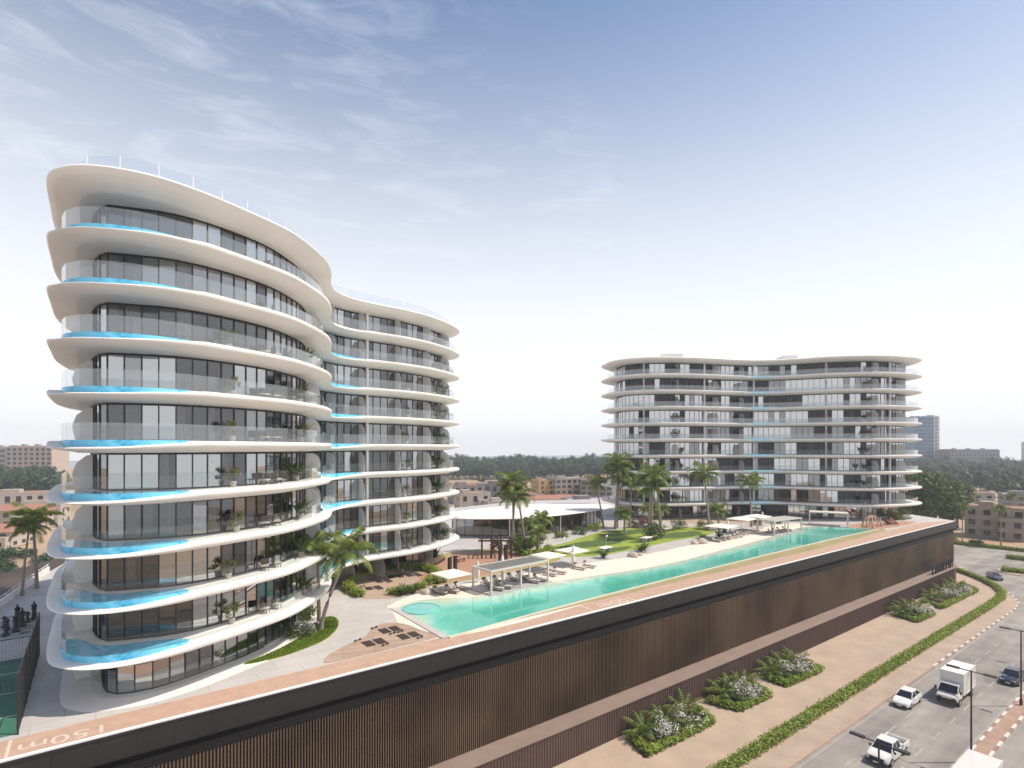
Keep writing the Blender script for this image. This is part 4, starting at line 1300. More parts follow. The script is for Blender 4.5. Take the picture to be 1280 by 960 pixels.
# playground at the far end
o = thing('climbing_arch', 'pale wooden spider like climbing arches on the red playground', 'climbing frame', (133.5, 48.3, 0))
mw = mat('climbing_wood', (.50, .32, .23), .7)
for i in range(5):
    a = -1.0 + i * .5; rr = 2.8 - .3 * abs(i - 2)
    MB().tube([(rr * math.cos(t_) * math.cos(a), rr * math.cos(t_) * math.sin(a) * .8, 2.3 * math.sin(t_) + .05) for t_ in [PI * k / 12 for k in range(13)]], .10, 7).build('arch', mw, o, smooth=True)
MB().tube([(-2.6, -1.5, .1), (0, 0, 2.35), (2.6, 1.5, .1)], .08, 6).build('ridge_pole', mw, o, smooth=True)
o = thing('climbing_net', 'dark red climbing structure on the red playground at the far end', 'climbing frame', (141.5, 47.4, 0))
mr = mat('red_wood', (.30, .11, .07), .7)
for i in range(4):
    a = i * .8
    MB().tube([(-1.9 * math.cos(a), -1.4 * math.sin(a), .05), (-.5, 0, 1.0 + .2 * i), (.5, .2, 1.3), (1.9 * math.cos(a), 1.4 * math.sin(a), .05)], .12, 7).build('branch', mr, o, smooth=True)
MB().lathe([(.9, 0), (1.0, .25), (.6, .55), (.2, .65)], (1.2, .2, 0), 10).build('mound', M['redrubber'], o, smooth=True)
o = thing('slide', 'dark sloping slide between the two climbing structures', 'slide', (138.2, 47.6, 0), -.3)
b = MB(); b.box((0, 0, 0), (3.6, .6, .08)); b.box((0, .3, .12), (3.6, .05, .24)); b.box((0, -.3, .12), (3.6, .05, .24))
q = b.build('chute', M['black2'], o, (0, 0, 1.15)); q.rotation_euler = (0, .55, 0)
for s in (-.25, .25): MB().box((-1.4, s, .95), (.1, .1, 1.9)).build('post', M['post'], o)

# courts and chess set in the shade left of the near tower
b = MB().prism(rect(-16, 43.9, -3.75, 59.2), 0, .02)
structure(b.build('court_surface', M['court']))
b = MB().box((-9.9, 51.5, .024), (12.0, .08, .003)).box((-9.9, 47, .024), (12, .08, .003)).box((-9.9, 56, .024), (12, .08, .003)).box((-9.9, 51.5, .0255), (.08, 9, .001))
structure(b.build('court_line', M['paint']))
o = thing('court_fence', 'dark tall mesh fence around the shaded green court', 'fence', (-3.7, 43.8, 0))
for i in range(7): MB().box((0, i * 2.55, 1.8), (.10, .10, 3.6)).build('post', M['black2'], o)
for i in range(1, 5):
    MB().box((-i * 2.55, 15.3, 1.8), (.10, .10, 3.6)).build('post', M['black2'], o)
    MB().box((-i * 2.55, 0, 1.5), (.10, .10, 3.0)).build('post', M['black2'], o)
b = MB()
for z in (.1, 1.8, 3.55): b.box((0, 7.65, z), (.05, 15.3, .06)).box((-5.1, 15.3, z), (10.2, .05, .06))
b.build('rail', M['black2'], o)
b = MB()
for i in range(76): b.box((0, .1 + i * .2, 1.8), (.012, .012, 3.4))
for i in range(50): b.box((-i * .2, 15.3, 1.8), (.012, .012, 3.4))
for i in range(17): b.box((0, 7.65, .15 + i * .2), (.012, 15.3, .012)).box((-5.1, 15.3, .15 + i * .2), (10.2, .012, .012))
b.build('mesh', M['black2'], o)
o = thing('court_net', 'dark net across the middle of the shaded court', 'net', (-9.9, 51.5, .02))
for s in (-6, 6): MB().box((s, 0, .5), (.08, .08, 1.0)).build('post', M['black2'], o)
b = MB()
for i in range(40): b.box((-5.85 + i * .3, 0, .5), (.02, .02, .9))
for i in range(6): b.box((0, 0, .1 + i * .17), (11.8, .02, .02))
b.build('net', M['black2'], o)
structure(MB().prism(rect(-11, 67, -4.4, 73.4), 0, .016).build('chess_floor', tiled('chess_board', (.5, .48, .45), (.10, .10, .10), (.3, .3, .3), .8, .8, .004, offset=0.0)))
kings = {'king': [(.34, 0), (.36, .12), (.22, .25), (.16, .9), (.26, 1.0), (.18, 1.1), (.26, 1.4), (.10, 1.5), (.07, 1.75)],
         'pawn': [(.28, 0), (.30, .10), (.16, .22), (.11, .6), (.2, .66), (.09, .72), (.19, .85), (.19, .98), (.05, 1.1)]}
for i, (x, y, kd) in enumerate(((-6.5, 67.5, 'pawn'), (-5.9, 68.4, 'king'), (-6.6, 69.4, 'pawn'), (-5.6, 70.1, 'king'), (-6.9, 70.6, 'pawn'), (-5.3, 71.3, 'pawn'), (-6.1, 72.0, 'king'), (-4.9, 72.4, 'king'))):
    o = MB().lathe(kings[kd], n=12).build('chess_piece', M['black2'], None, (x, y, .016), True)
    tag(o, '%s giant chess piece, %s from the front, left of near tower' % (('tall black crowned', 'small black')[kd == 'pawn'], NTH[i]), 'chess piece', 'giant chess set in the shade')
o = thing('edge_wall', 'low pale wall with railing along the back edge of the deck at the far left', 'wall', (-9.0, 74.5, 0), math.atan2(24.5, 3.9))
MB().box((12.4, .1, .35), (24.8, .25, .7)).build('wall', M['whitewall'], o)
MB().box((12.4, .1, 1.05), (24.8, .06, .06)).build('rail', M['paint'], o)
for i in range(11): MB().box((.4 + i * 2.4, .1, .87), (.05, .05, .34)).build('post', M['paint'], o)

# ------------------------------------------------------------------ pavilion
pv = thing('pavilion', 'low glass pavilion under a curved white roof behind the gym floor', 'pavilion')
pl = spline([(53.2, 93.5), (54.6, 89.2), (58.2, 85.8), (61.8, 83.6), (66, 82.0), (74.2, 81.6), (84.4, 82.8), (91.6, 85.2), (95.6, 89.0), (94, 94.5), (87.2, 99.5), (76, 101.5), (66, 100.5), (58.4, 98.2)], True, .9)
MB().loops([ring3(inset(pl, .6), 3.86), ring3(inset(pl, .08), 3.80), ring3(pl, 3.68), ring3(inset(pl, .15), 3.56), ring3(inset(pl, 1.2), 3.40)]).build('roof', M['white'], pv, smooth=True, angle=50)
pg = inset(pl, 2.2)
fr = resample(sub_path(pg, (54.8, 94), (93.5, 88.5)), False, 1.7)
b = MB()
for i, p in enumerate(fr):
    q = fr[min(i + 1, len(fr) - 1)] - fr[max(i - 1, 0)]; b.box((p.x, p.y, 1.7), (.09, .16, 3.4), math.atan2(q.y, q.x))
b.build('window_frame', M['frame'], pv)
for a, c in zip(fr, fr[1:]):
    d = c - a; MB().box(((a.x + c.x) / 2, (a.y + c.y) / 2, 1.7), (d.length - .1, .03, 3.38), math.atan2(d.y, d.x)).build('window_pane', M['glass'][0], pv)
MB().prism([(p.x, p.y) for p in inset(pl, 7.5)], .02, 3.38).build('core_wall', mat('warm_interior', (.48, .36, .29), .8, var=.3, scale=.3), pv)
for x, y in ((63.2, 84.6), (75, 83.2), (86, 84.4)): MB().tube([(x, y, 0), (x, y, 3.45)], .11, 10).build('column', M['white'], pv)

# ------------------------------------------------------------------ street
structure(MB().prism(rect(-60, 24.7, 131, 40), STREET - .15, STREET).build('pavement', M['pave']))
corner = [(131, 24.7), (136, 25.2), (141, 26.8), (147, 29.6), (153, 33), (160, 37.2), (166, 41.2), (171, 47), (173.5, 54), (174, 140), (131, 140)]
structure(MB().prism(corner, STREET - .15, STREET).build('pavement', M['pave']))
structure(MB().prism([(-60, 24.75), (131, 24.75), (131, 26.7), (-60, 26.7)], STREET, STREET + .006).build('pavement', M['pave2']))
RZ = STREET - .12
structure(MB().prism([(-300, -4), (174.2, -4), (174.2, 140), (130, 140), (130, 24.6), (-300, 24.6)], RZ - .02, RZ).build('road', M['asphalt']))
structure(MB().prism([(174.2, -200), (203.5, -200), (203.5, 300), (174.2, 300)], RZ - .02, RZ).build('road', M['asphalt']))
structure(MB().prism([(-300, -60), (174.2, -60), (174.2, -16), (-300, -16)], RZ - .02, STREET).build('pavement', M['pave2']))
structure(MB().prism([(-300, -16.0), (174.2, -16), (174.2, -3.99), (-300, -3.99)], RZ - .02, RZ + .0).build('road', M['asphalt']))
# kerbs: near kerb and median, striped
def kerb(path, seg, h=.14, w=.25, mats=('kerbw', 'kerbd'), name='kerb'):
    pts = resample([Vector(p) for p in path], False, seg); b_ = MB()
    for i, (a, c) in enumerate(zip(pts, pts[1:])):
        d = c - a; b_.box(((a.x + c.x) / 2, (a.y + c.y) / 2, RZ + h / 2), (d.length - .02, w, h), math.atan2(d.y, d.x), i % 2)
    return structure(b_.build(name, [M[mats[0]], M[mats[1]]]))


kerb([(-60, 24.58), (88, 24.58)], 1.2, mats=('kerbs', 'kerbs'))
kerb([(88, 24.58), (131, 24.58), (136, 25.08), (141.1, 26.65), (147.1, 29.45), (153.1, 32.85), (160.1, 37.05), (166.1, 41.05), (171.2, 46.9), (173.7, 54), (174.2, 140)], 1.4)
structure(MB().prism([(-60, 14.35), (112, 14.35), (113.2, 14.9), (112, 15.45), (-60, 15.45)], RZ, RZ + .12).build('median', mat('median_brick', (.36, .235, .17), .9, var=.12, scale=1)))
kerb([(-60, 15.56), (112.6, 15.56)], 1.4); kerb([(-60, 14.24), (112.6, 14.24)], 1.4)
b = MB()
for i in range(60):
    if i * 5.0 - 60 < 128: b.box((-60 + i * 5.0, 21.7, RZ + .004), (2.2, .13, .002)).box((-58 + i * 5.0, 18.5, RZ + .004), (2.2, .13, .002))
    if i * 5.0 - 60 < 128: b.box((-57 + i * 5.0, 10.8, RZ + .004), (2.2, .13, .002))
b.box((30, 24.1, RZ + .004), (190, .10, .002)).box((26, 15.9, RZ + .004), (172, .10, .002))
structure(b.build('lane_marking', mat('worn_paint', (.44, .40, .37), .8, c2=(.30, .27, .25), scale=2.2)))
b = MB()
for x in (181.5, 189, 196.2):
    for i in range(40): b.box((x, -40 + i * 5.0, RZ + .004), (.14, 2.2, .002))
for x in (175.4, 202.6): b.box((x, 50, RZ + .004), (.14, 260, .002))
structure(b.build('lane_marking', M['paint']))
# traffic island with hedges at the junction
isl = [(166.5, 33.8), (170, 35.4), (174.5, 34.6), (176, 28), (176.2, 14), (172, 14), (168, 24), (165.5, 31)]
structure(MB().prism(isl, RZ, RZ + .13).build('traffic_island', M['pave2']))
hedge([(168.2, 33.6), (169.8, 28), (171.6, 22), (173, 16)], 1.8, 1.1, 'hedge on the traffic island at the street corner', seed=12, leaf=.2).location.z = STREET
structure(MB().prism([(203.5, -60), (225, -60), (225, 140), (203.5, 140)], RZ - .02, STREET).build('verge', mat('dry_verge', (.36, .21, .12), .95, c2=(.42, .30, .20), scale=.2)))
hedge([(204.4, 62), (204.6, 52), (204.6, 44), (204.8, 34)], 1.4, 1.0, 'hedge along the verge across the side road', seed=13, leaf=.2).location.z = STREET
hedge([(189, 37), (189.4, 32), (190, 26)], 1.6, 1.0, 'short hedge on the divider of the side road', seed=14, leaf=.2).location.z = STREET
shrub('rounded shrub at the foot of the date palm across the side road', 206.5, 47.6, STREET, 2.0, 1.6, M['leaf'], 14, .25, 55)
shrub('pale shrub left of the date palms across the side road', 208.5, 53.6, STREET, 2.2, 1.4, M['olive'], 14, .25, 56)


def lamp_fn():
    o = thing('street_lamp', '', 'street lamp')
    MB().tube([(0, 0, 0), (0, 0, .6)], .14, 10).build('base', M['lampost'], o)
    MB().tube([(0, 0, .6), (0, 0, 8.3)], [.085, .06], 10).build('pole', M['lampost'], o)
    MB().tube([(0, -1.0, 8.22), (0, 1.0, 8.22)], .045, 8).build('arm', M['lampost'], o)
    for s in (-1, 1): MB().box((0, s * 1.35, 8.24), (.34, .95, .12)).build('lamp_head', M['lampost'], o)
    return o


lamp = Maker(lamp_fn)
for x, y, l in ((43.2, 15.2, 'double armed street lamp on the median nearest the viewer, its foot cut off'), (63.8, 15.0, 'double armed street lamp on the median in front of the white box truck'), (82.2, 14.95, 'double armed street lamp on the median by the dark car'), (101.5, 14.9, 'double armed street lamp on the median beyond the dark car')):
    lamp((x, y, RZ + .12), 0, 1, l, 'street lamps on the median')


# ------------------------------------------------------------------ vehicles, built nose towards +x, centred on the ground
def wheels(o, xs, hw, r):
    for x in xs:
        for s in (-1, 1):
            w = MB().tube([(x, s * (hw - .20), r), (x, s * hw, r)], r, 18).build('wheel', M['tyre'], o, smooth=True)
            MB().tube([(x, s * (hw - .02), r), (x, s * (hw + .015), r)], r * .62, 12).build('rim', M['rim'], w)


def shell(secs, m=0):
    """secs: (x, halfwidth bottom, z bottom, halfwidth belt, z belt, halfwidth top, z top)"""
    b_ = MB(); rings = []
    for x, wb, zb_, wm, zm, wt, zt in secs:
        rings.append([(x, -wb, zb_), (x, -wm, (zb_ + zm) / 2), (x, -wm, zm), (x, -wt, zt), (x, -wt * .45, zt + .02), (x, wt * .45, zt + .02), (x, wt, zt), (x, wm, zm), (x, wm, (zb_ + zm) / 2), (x, wb, zb_)])
    return b_.loops(rings, m)


def cabin_glass(o, x0, x1, x2, x3, wb, wt, z0, z1, mp):
    """greenhouse: glass on four sides, painted roof and pillars"""
    def quad(name, pts): 
        b_ = MB(); n = len(pts); c = sum((Vector(p) for p in pts), Vector()) / n
        inw = [Vector(p) + (Vector(((x1 + x2) / 2, 0, z0)) - c).normalized() * .04 for p in pts]
        b_.v = [tuple(p) for p in pts] + [tuple(p) for p in inw]
        b_.face(list(range(n))); b_.face(list(range(2 * n - 1, n - 1, -1)))
        for i in range(n): b_.face([i, n + i, n + (i + 1) % n, (i + 1) % n])
        return b_.build(name, M['carglass'], o)
    quad('windscreen', [(x3, wb, z0), (x3, -wb, z0), (x2, -wt, z1), (x2, wt, z1)])
    quad('rear_window', [(x0, -wb, z0), (x0, wb, z0), (x1, wt, z1), (x1, -wt, z1)])
    for s in (-1, 1): quad('side_window', [(x0 + .2, s * wb, z0), (x1 + .08, s * wt, z1), (x2 - .08, s * wt, z1), (x3 - .25, s * wb, z0)])
    rb = MB().box(((x1 + x2) / 2, 0, z1 + .02), (x2 - x1 + .06, wt * 2 + .02, .07))
    for s in (-1, 1):
        rb.tube([(x3, s * wb, z0), (x2, s * wt, z1)], .045, 6).tube([(x0, s * wb, z0), (x1, s * wt, z1)], .06, 6).tube([((x1 + x2) / 2, s * wb, z0), ((x1 + x2) / 2, s * wt, z1)], .04, 6)
    rb.build('roof', mp, o, smooth=True)


def lights(o, x, hw, z, back=None):
    for s in (-1, 1): MB().box((x, s * (hw - .28), z), (.10, .38, .13)).build('headlight', M['lamp'], o)
    if back is not None:
        for s in (-1, 1): MB().box((back, s * (hw - .22), z + .08), (.06, .32, .14)).build('tail_light', mat('tail_light', (.4, .02, .02), .2), o)


def car(label, col, loc, rz):
    o = thing('car', label, 'car', loc, rz); mp = paint('car_paint', col)
    secs = [(-2.2, .70, .45, .74, .62, .66, .80), (-2.1, .80, .28, .86, .62, .76, .92), (-1.5, .84, .22, .90, .66, .80, .98), (-.4, .84, .2, .91, .66, .80, .96), (.8, .84, .2, .91, .64, .80, .92), (1.6, .82, .22, .88, .58, .76, .80), (2.1, .74, .28, .80, .50, .68, .68), (2.25, .60, .36, .66, .48, .56, .60)]
    shell(secs).build('body', mp, o, smooth=True, angle=40)
    cabin_glass(o, -1.9, -1.1, .25, 1.0, .78, .60, .93, 1.40, mp)
    wheels(o, (-1.35, 1.38), .90, .33); lights(o, 2.12, .80, .62, -2.19)
    MB().box((2.2, 0, .34), (.12, 1.3, .22)).build('grille', M['black2'], o)
    for s in (-1, 1): MB().box((.72, s * .98, .98), (.16, .18, .12)).build('mirror', mp, o)
    for s in (-1, 1):
        MB().box((.1, s * .855, .27), (2.1, .08, .10)).build('sill', M['black2'], o)
        d_ = MB().box((-.12, s * .906, .58), (1.15, .03, .50)).build('door', mp, o); MB().box((-.55, s * .93, .74), (.18, .03, .04)).build('handle', M['rim'], d_)
    MB().box((2.27, 0, .36), (.02, .46, .12)).build('number_plate', M['paint'], o)
    return o


def pickup(label, col, loc, rz):
    o = thing('pickup_truck', label, 'pickup truck', loc, rz); mp = paint('pickup_paint', col)
    shell([(-.9, .88, .35, .92, .7, .86, 1.05), (.9, .88, .35, .92, .7, .86, 1.05), (1.7, .88, .35, .92, .7, .84, 1.02), (2.5, .84, .40, .88, .66, .78, .92), (2.62, .74, .45, .80, .62, .70, .82)]).build('body', mp, o, smooth=True, angle=40)
    cabin_glass(o, -.75, -.45, .75, 1.45, .82, .66, 1.06, 1.66, mp)
    b_ = MB().box((-1.75, 0, .58), (1.75, 1.78, .12)).box((-1.75, .88, .85), (1.75, .10, .50)).box((-1.75, -.88, .85), (1.75, .10, .50)).box((-2.6, 0, .82), (.10, 1.80, .46))
    b_.build('load_bed', mp, o)
    wheels(o, (-1.7, 1.7), .94, .38); lights(o, 2.56, .86, .76)
    MB().box((2.6, 0, .62), (.14, 1.15, .34)).build('grille', M['black2'], o); MB().box((2.66, 0, .40), (.16, 1.7, .18)).build('bumper', M['black2'], o)
    for s in (-1, 1):
        d_ = MB().box((.35, s * .918, .68), (1.2, .03, .56)).build('door', mp, o); MB().box((-.1, s * .94, .86), (.18, .03, .04)).build('handle', M['black2'], d_)
        MB().box((1.25, s * 1.0, 1.12), (.14, .18, .16)).build('mirror', M['black2'], o)
    MB().box((2.75, 0, .42), (.02, .46, .12)).build('number_plate', M['paint'], o)
    return o


def boxtruck(label, col, loc, rz, L=4.6):
    o = thing('box_truck', label, 'truck', loc, rz); mp = paint('truck_paint', col)
    x0 = -2.6
    MB().box((x0 + L / 2, 0, 2.12), (L, 2.2, 2.35)).build('cargo_box', mp, o)
    b_ = MB()
    for s in (-1, 1): b_.box((x0 + L / 2, s * 1.09, 3.28), (L + .03, .06, .08)).box((x0 + L / 2, s * 1.09, .97), (L + .03, .06, .08))
    b_.box((x0 + L + .005, 0, 3.28), (.06, 2.2, .08)); b_.build('box_trim', M['kerbw'], o)
    MB().box((x0 + L / 2 + .8, 0, .75), (L + 1.6, .9, .22)).build('chassis', M['black2'], o)
    c = x0 + L + .1
    shell([(c, .96, .55, 1.0, 1.1, .98, 1.45), (c + 1.0, .96, .55, 1.0, 1.1, .96, 1.42), (c + 1.55, .95, .55, 1.0, 1.0, .90, 1.20), (c + 1.75, .85, .6, .9, .9, .82, 1.05)]).build('cab', mp, o, smooth=True, angle=40)
    cabin_glass(o, c + .02, c + .08, c + .75, c + 1.4, .93, .82, 1.44, 2.12, mp)
    wheels(o, (x0 + 1.0, c + .9), 1.02, .42); lights(o, c + 1.70, .92, .86)
    MB().box((c + 1.74, 0, .70), (.12, 1.9, .24)).build('bumper', M['black2'], o)
    for s in (-1, 1): MB().box((c + 1.2, s * 1.16, 1.6), (.12, .16, .34)).build('mirror', M['black2'], o)
    return o


car('white two door car in the lane beside the hedge', (.74, .72, .69), (73.0, 22.9, RZ), PI)
pickup('white pickup with a dark grille and open bed behind the nearest street lamp', (.74, .71, .67), (58.9, 20.0, RZ), PI)
boxtruck('white box truck heading towards the viewer in the middle lane', (.74, .71, .66), (79.6, 20.0, RZ), PI)
car('dark navy car with bright headlights in the lane by the median', (.012, .016, .035), (90.2, 17.2, RZ), PI)
boxtruck('white box truck past the median, cut off at the bottom of the picture', (.66, .62, .57), (56.3, 12.9, RZ), PI)
car('dark grey car turning round the street corner beside the hedge', (.05, .06, .08), (157.6, 33.0, RZ), PI + .55)

# ------------------------------------------------------------------ houses and far buildings
def house(label, x, y, rz, w, d, h, floors, mw, mr, kind='flat', name='house', ww=1.7, gap=3.6, pane=None, cat='house', z=STREET, wing=True):
    o = thing(name, label, cat, (x, y, z), rz)
    b_ = MB().box((0, 0, h / 2), (w, d, h))
    if wing: b_.box((w * .28, -d / 2 - .9, h * .36), (w * .40, 1.8, h * .72))
    b_.build('wall', mw, o)
    if kind == 'flat':
        b_ = MB()
        for s in (-1, 1): b_.box((0, s * (d / 2 - .12), h + .25), (w + .1, .34, .5)).box((s * (w / 2 - .12), 0, h + .25), (.34, d - .58, .5))
        b_.build('parapet', mw, o); MB().box((0, 0, h + .06), (w - .5, d - .5, .10)).build('roof', mr, o)
        MB().box((-w * .2, d * .1, h + .8), (w * .25, d * .35, 1.5)).build('roof_cabin', mw, o)
    else:
        b_ = MB(); e = .6; b_.v = [(-w / 2 - e, -d / 2 - e, h), (w / 2 + e, -d / 2 - e, h), (w / 2 + e, d / 2 + e, h), (-w / 2 - e, d / 2 + e, h), (-w / 2 + d * .35, 0, h + d * .16), (w / 2 - d * .35, 0, h + d * .16)]
        for f in ((3, 2, 1, 0), (0, 1, 5, 4), (1, 2, 5), (2, 3, 4, 5), (3, 0, 4)): b_.face(list(f), 0, True)
        b_.build('roof', mr, o)
    fh = h / floors; nw = max(2, int(w / gap)); nd = max(1, int(d / gap))
    pm = pane or M['darkpane']
    for f in range(floors):
        zc = fh * (f + .52)
        for i in range(nw):
            xx = -w / 2 + w * (i + .5) / nw
            yy = -d / 2
            if wing and abs(xx - w * .28) < w * .20 + ww / 2:
                if zc + .8 > h * .72: pass
                else: yy = -d / 2 - 1.8
            q = MB().box((xx, yy - .02, zc), (ww, .12, fh * .55)).build('window', pm, o)
            MB().box((xx, yy - .08, zc - fh * .25), (ww + .3, .18, .08)).build('sill', mw, q)
        for i in range(nd):
            yy = -d / 2 + d * (i + .5) / nd
            for s in (-1, 1): MB().box((s * (w / 2 + .02), yy, zc), (.12, ww * .9, fh * .44)).build('window', pm, o)
    return o


VW = -math.atan2(FWD[0], FWD[1])                              # turn so that fronts face the viewer side


def phouse(label, px, d, w, dep, top, floors, mw, mr, kind='flat', turn=.35, **k):
    x, y = pd(px, d)
    return house(label, x, y, VW + turn, w, dep, top - STREET - (.5 if kind == 'flat' else dep * .16), floors, mw, mr, kind, **k)


phouse('cream two storey house right behind the near tower, left of the pavilion palms', 590, 246, 14, 11, -2.6, 2, M['plasterw'], M['tileroof'])
phouse('grey house with red parapet roof behind the cream one by the near tower', 586, 292, 20, 14, -2.0, 2, M['plasterg'], M['tileroof'])
phouse('grey flat roofed house behind the left end of the pavilion', 628, 292, 24, 13, -1.6, 2, M['plasterg'], M['tileroof'], turn=-.3)
phouse('low pale annex behind the left end of the pavilion', 628, 240, 16, 9, -5.6, 1, M['plasterw'], M['flatroof'])
phouse('low grey house just behind the pavilion roof', 655, 262, 16, 10, -4.6, 1, M['plaster'], M['tileroof'])
phouse('ochre villa behind the pavilion palms', 678, 345, 10, 12, -2.6, 3, M['ochre'], M['flatroof'])
phouse('cream three storey apartment house behind the pavilion, the tallest there', 709, 345, 22, 14, -1.4, 3, M['plaster'], M['flatroof'], ww=2.4)
phouse('grey three storey apartment house behind the pavilion, beside the taller cream one', 747, 335, 19, 14, -1.9, 3, M['plasterg'], M['tileroof'], turn=-.25, ww=2.4)
phouse('long low house with a terracotta roof behind the pavilion', 696, 246, 24, 10, -3.8, 2, M['plasterw'], M['tileroof'], 'hip', turn=.1)
phouse('low hall with a pale grey blue roof behind the pavilion', 742, 208, 22, 12, -1.9, 1, M['plasterg'], M['flatroof'], turn=.25, wing=False)
house('beige three storey corner house with dark windows across the side road', 232, 47.5, -PI / 2 + .05, 15, 13, 9.6, 3, M['plaster'], M['tileroof'])
phouse('low house with a red roof behind the trees right of the distant tower', 1205, 262, 20, 12, -3.6, 2, M['plasterw'], M['tileroof'], turn=-.5)
phouse('grey house at the right picture edge behind the corner house', 1286, 235, 18, 14, -2.5, 3, M['plasterg'], M['flatroof'], turn=-.6)
phouse('small far white house among the trees at the right', 1181, 455, 14, 10, -3.4, 2, M['plasterw'], M['flatroof'])
phouse('small far pink house among the trees at the right', 1213, 440, 26, 10, -4.6, 2, M['plaster'], M['tileroof'])
phouse('wide cream house with red parapets left of the near tower', 32, 236, 26, 12, -1.6, 2, M['plasterw'], M['tileroof'])
phouse('lower cream house with a terracotta roof left of the near tower', 22, 200, 26, 11, -3.4, 2, M['plasterw'], M['tileroof'], 'hip', turn=.15)
phouse('cream house with a terracotta roof at the left picture edge', 0, 162, 12, 11, -5.2, 2, M['plasterw'], M['tileroof'], 'hip', turn=.2)
phouse('cream villa beside the near tower behind the shaded palms', 66, 205, 8, 9, -3.8, 2, M['plasterw'], M['flatroof'])


def block(label, px, d, w, dep, top, floors, cols, mw, name='hotel', turn=0.0, ww=.55, pane='darkpane', cat='hotel'):
    x, y = pd(px, d); h = top - STREET
    o = thing(name, label, cat, (x, y, STREET), VW + turn)
    MB().box((0, 0, h / 2), (w, dep, h)).build('wall', mw, o)
    MB().box((0, 0, h + .5), (w * .99, dep * .9, 1.0)).build('parapet', mw, o)
    for cx in (-.3, 0, .3): MB().box((cx * w, 0, h + 1.6), (3, 3, 1.3)).build('roof_unit', M['flatroof'], o)
    fh = h / floors; n = 0; rest = MB()
    for f in range(floors - 1, 0, -1):
        for i in range(cols):
            c = (-w / 2 + w * (i + .5) / cols, -dep / 2 - .02, fh * (f + .5)); s = (w / cols * ww, .16, fh * .58)
            if n < 100: MB().box(c, s).build('window', M[pane], o)
            else: rest.box(c, s)
            n += 1
    if rest.v: rest.build('windows', M[pane], o)['kind'] = 'stuff'
    for i in range(cols + 1): pass
    return o


block('large pink hotel with rows of windows far behind at the left edge', 48, 400, 30, 18, 17.6, 9, 8, mat('pink_plaster', (.46, .37, .31), .85), turn=.1)
block('wide hotel wing with glass balconies at the far left edge', 2, 402, 30, 18, 16.8, 8, 5, mat('pink_plaster_glass', (.45, .36, .30), .85), turn=.1, ww=.9, pane='bluepane')
block('broad grey hotel far off at the right beyond the trees', 1210, 640, 56, 20, 14.6, 7, 13, M['plasterg'], pane='bluepane', ww=.5)
block('tall blue glass tower far off beside the distant wavy building', 1147, 660, 22, 22, 53, 15, 6, mat('blue_cladding', (.10, .19, .30), .4), name='office_tower', pane='bluepane', ww=.7, cat='tower')
block('pale slab tower attached beside the far blue glass tower', 1163, 668, 8, 18, 54.5, 15, 1, mat('white_cladding', (.60, .58, .56), .6), name='office_tower', ww=.2, cat='tower')
block('pale tower at the far right picture edge', 1290, 700, 16, 12, 24, 9, 3, mat('cream_cladding', (.55, .52, .50), .6), name='office_tower', pane='bluepane', cat='tower')

# ------------------------------------------------------------------ trees around
tm = [tree_maker('broadleaf_tree', '', 12 + i, 5.4 + .5 * (i % 3), 20, 70, .70, 200 + i, M['leafblue']) for i in range(5)]
rnd = random.Random(5)
G1 = 'trees of the far wood behind the pavilion'; L1 = 'dark broadleaf tree in the far wood beyond the sandy field'
for row, d in enumerate((505, 525, 550, 585, 630, 690)):
    px = 505 + rnd.uniform(0, 8)
    while px < 800:
        x, y = pd(px, d + rnd.uniform(-8, 8))
        rnd.choice(tm)((x, y, STREET), rnd.uniform(0, 6), rnd.uniform(.78, 1.18) * (1.0 + .07 * row), L1, G1)
        px += rnd.uniform(6.3, 10.3)
for i, (px, d, s) in enumerate(((602, 440, .62), (624, 470, .62), (652, 412, .7), (664, 418, .72), (640, 425, .55), (675, 400, .5))):
    x, y = pd(px, d); tm[i % 5]((x, y, STREET), i, s, ('small tree alone on the sandy field near the tower', 'small tree on the far side of the sandy field', 'tree at the field edge behind the pavilion palms', 'rounder tree next to the field edge behind the pavilion palms', 'low tree at the field edge left of the ochre villa', 'low tree behind the ochre villa')[i], 'single trees at the sandy field')
G2 = 'trees spreading behind the far right street'; L2 = 'broadleaf tree among the houses beyond the side road at the right'
for row, (d, p0, step, s) in enumerate(((300, 1150, 24, .85), (330, 1140, 22, .9), (370, 1135, 17, .9), (420, 1130, 16, 1.0), (480, 1130, 13, 1.05), (550, 1125, 11, 1.15), (630, 1120, 10, 1.15), (720, 1120, 9, 1.2))):
    px = p0 + rnd.uniform(0, 10)
    while px < 1310:
        x, y = pd(px, d + rnd.uniform(-14, 14))
        if not (1186 < px < 1232 and d < 320): rnd.choice(tm)((x, y, STREET), rnd.uniform(0, 6), s * rnd.uniform(.75, 1.15), L2, G2)
        px += step * rnd.uniform(.7, 1.3)
G3 = 'trees in front of the left hotel'; L3 = 'dark tree standing in front of the far left hotel'
for d, s in ((330, 1.1), (300, 1.0), (350, 1.25)):
    px = -14 + rnd.uniform(0, 8)
    while px < 78:
        x, y = pd(px, d); rnd.choice(tm)((x, y, STREET), rnd.uniform(0, 6), s * rnd.uniform(.85, 1.1), L3, G3); px += rnd.uniform(9, 15)
big = tree_maker('leafy_tree', '', 20, 6.5, 60, 60, .50, 77, M['leaf'], .6)
big((*pd(1164, 172), STREET), 0, 1.08, 'big leafy tree right behind the distant wavy tower, the left of two')
big((*pd(1197, 198), STREET), 2, .86, 'leafy tree beside the side road, right of the bigger one at the distant tower')
big((*pd(1146, 180), STREET), 4, 1.1, 'leafy tree mostly hidden behind the right end of the distant tower')
big((243, 62, STREET), 1, .75, 'leafy tree behind the beige corner house')
big((252, 75, STREET), 3, .8, 'leafy tree left of the beige corner house, further back')
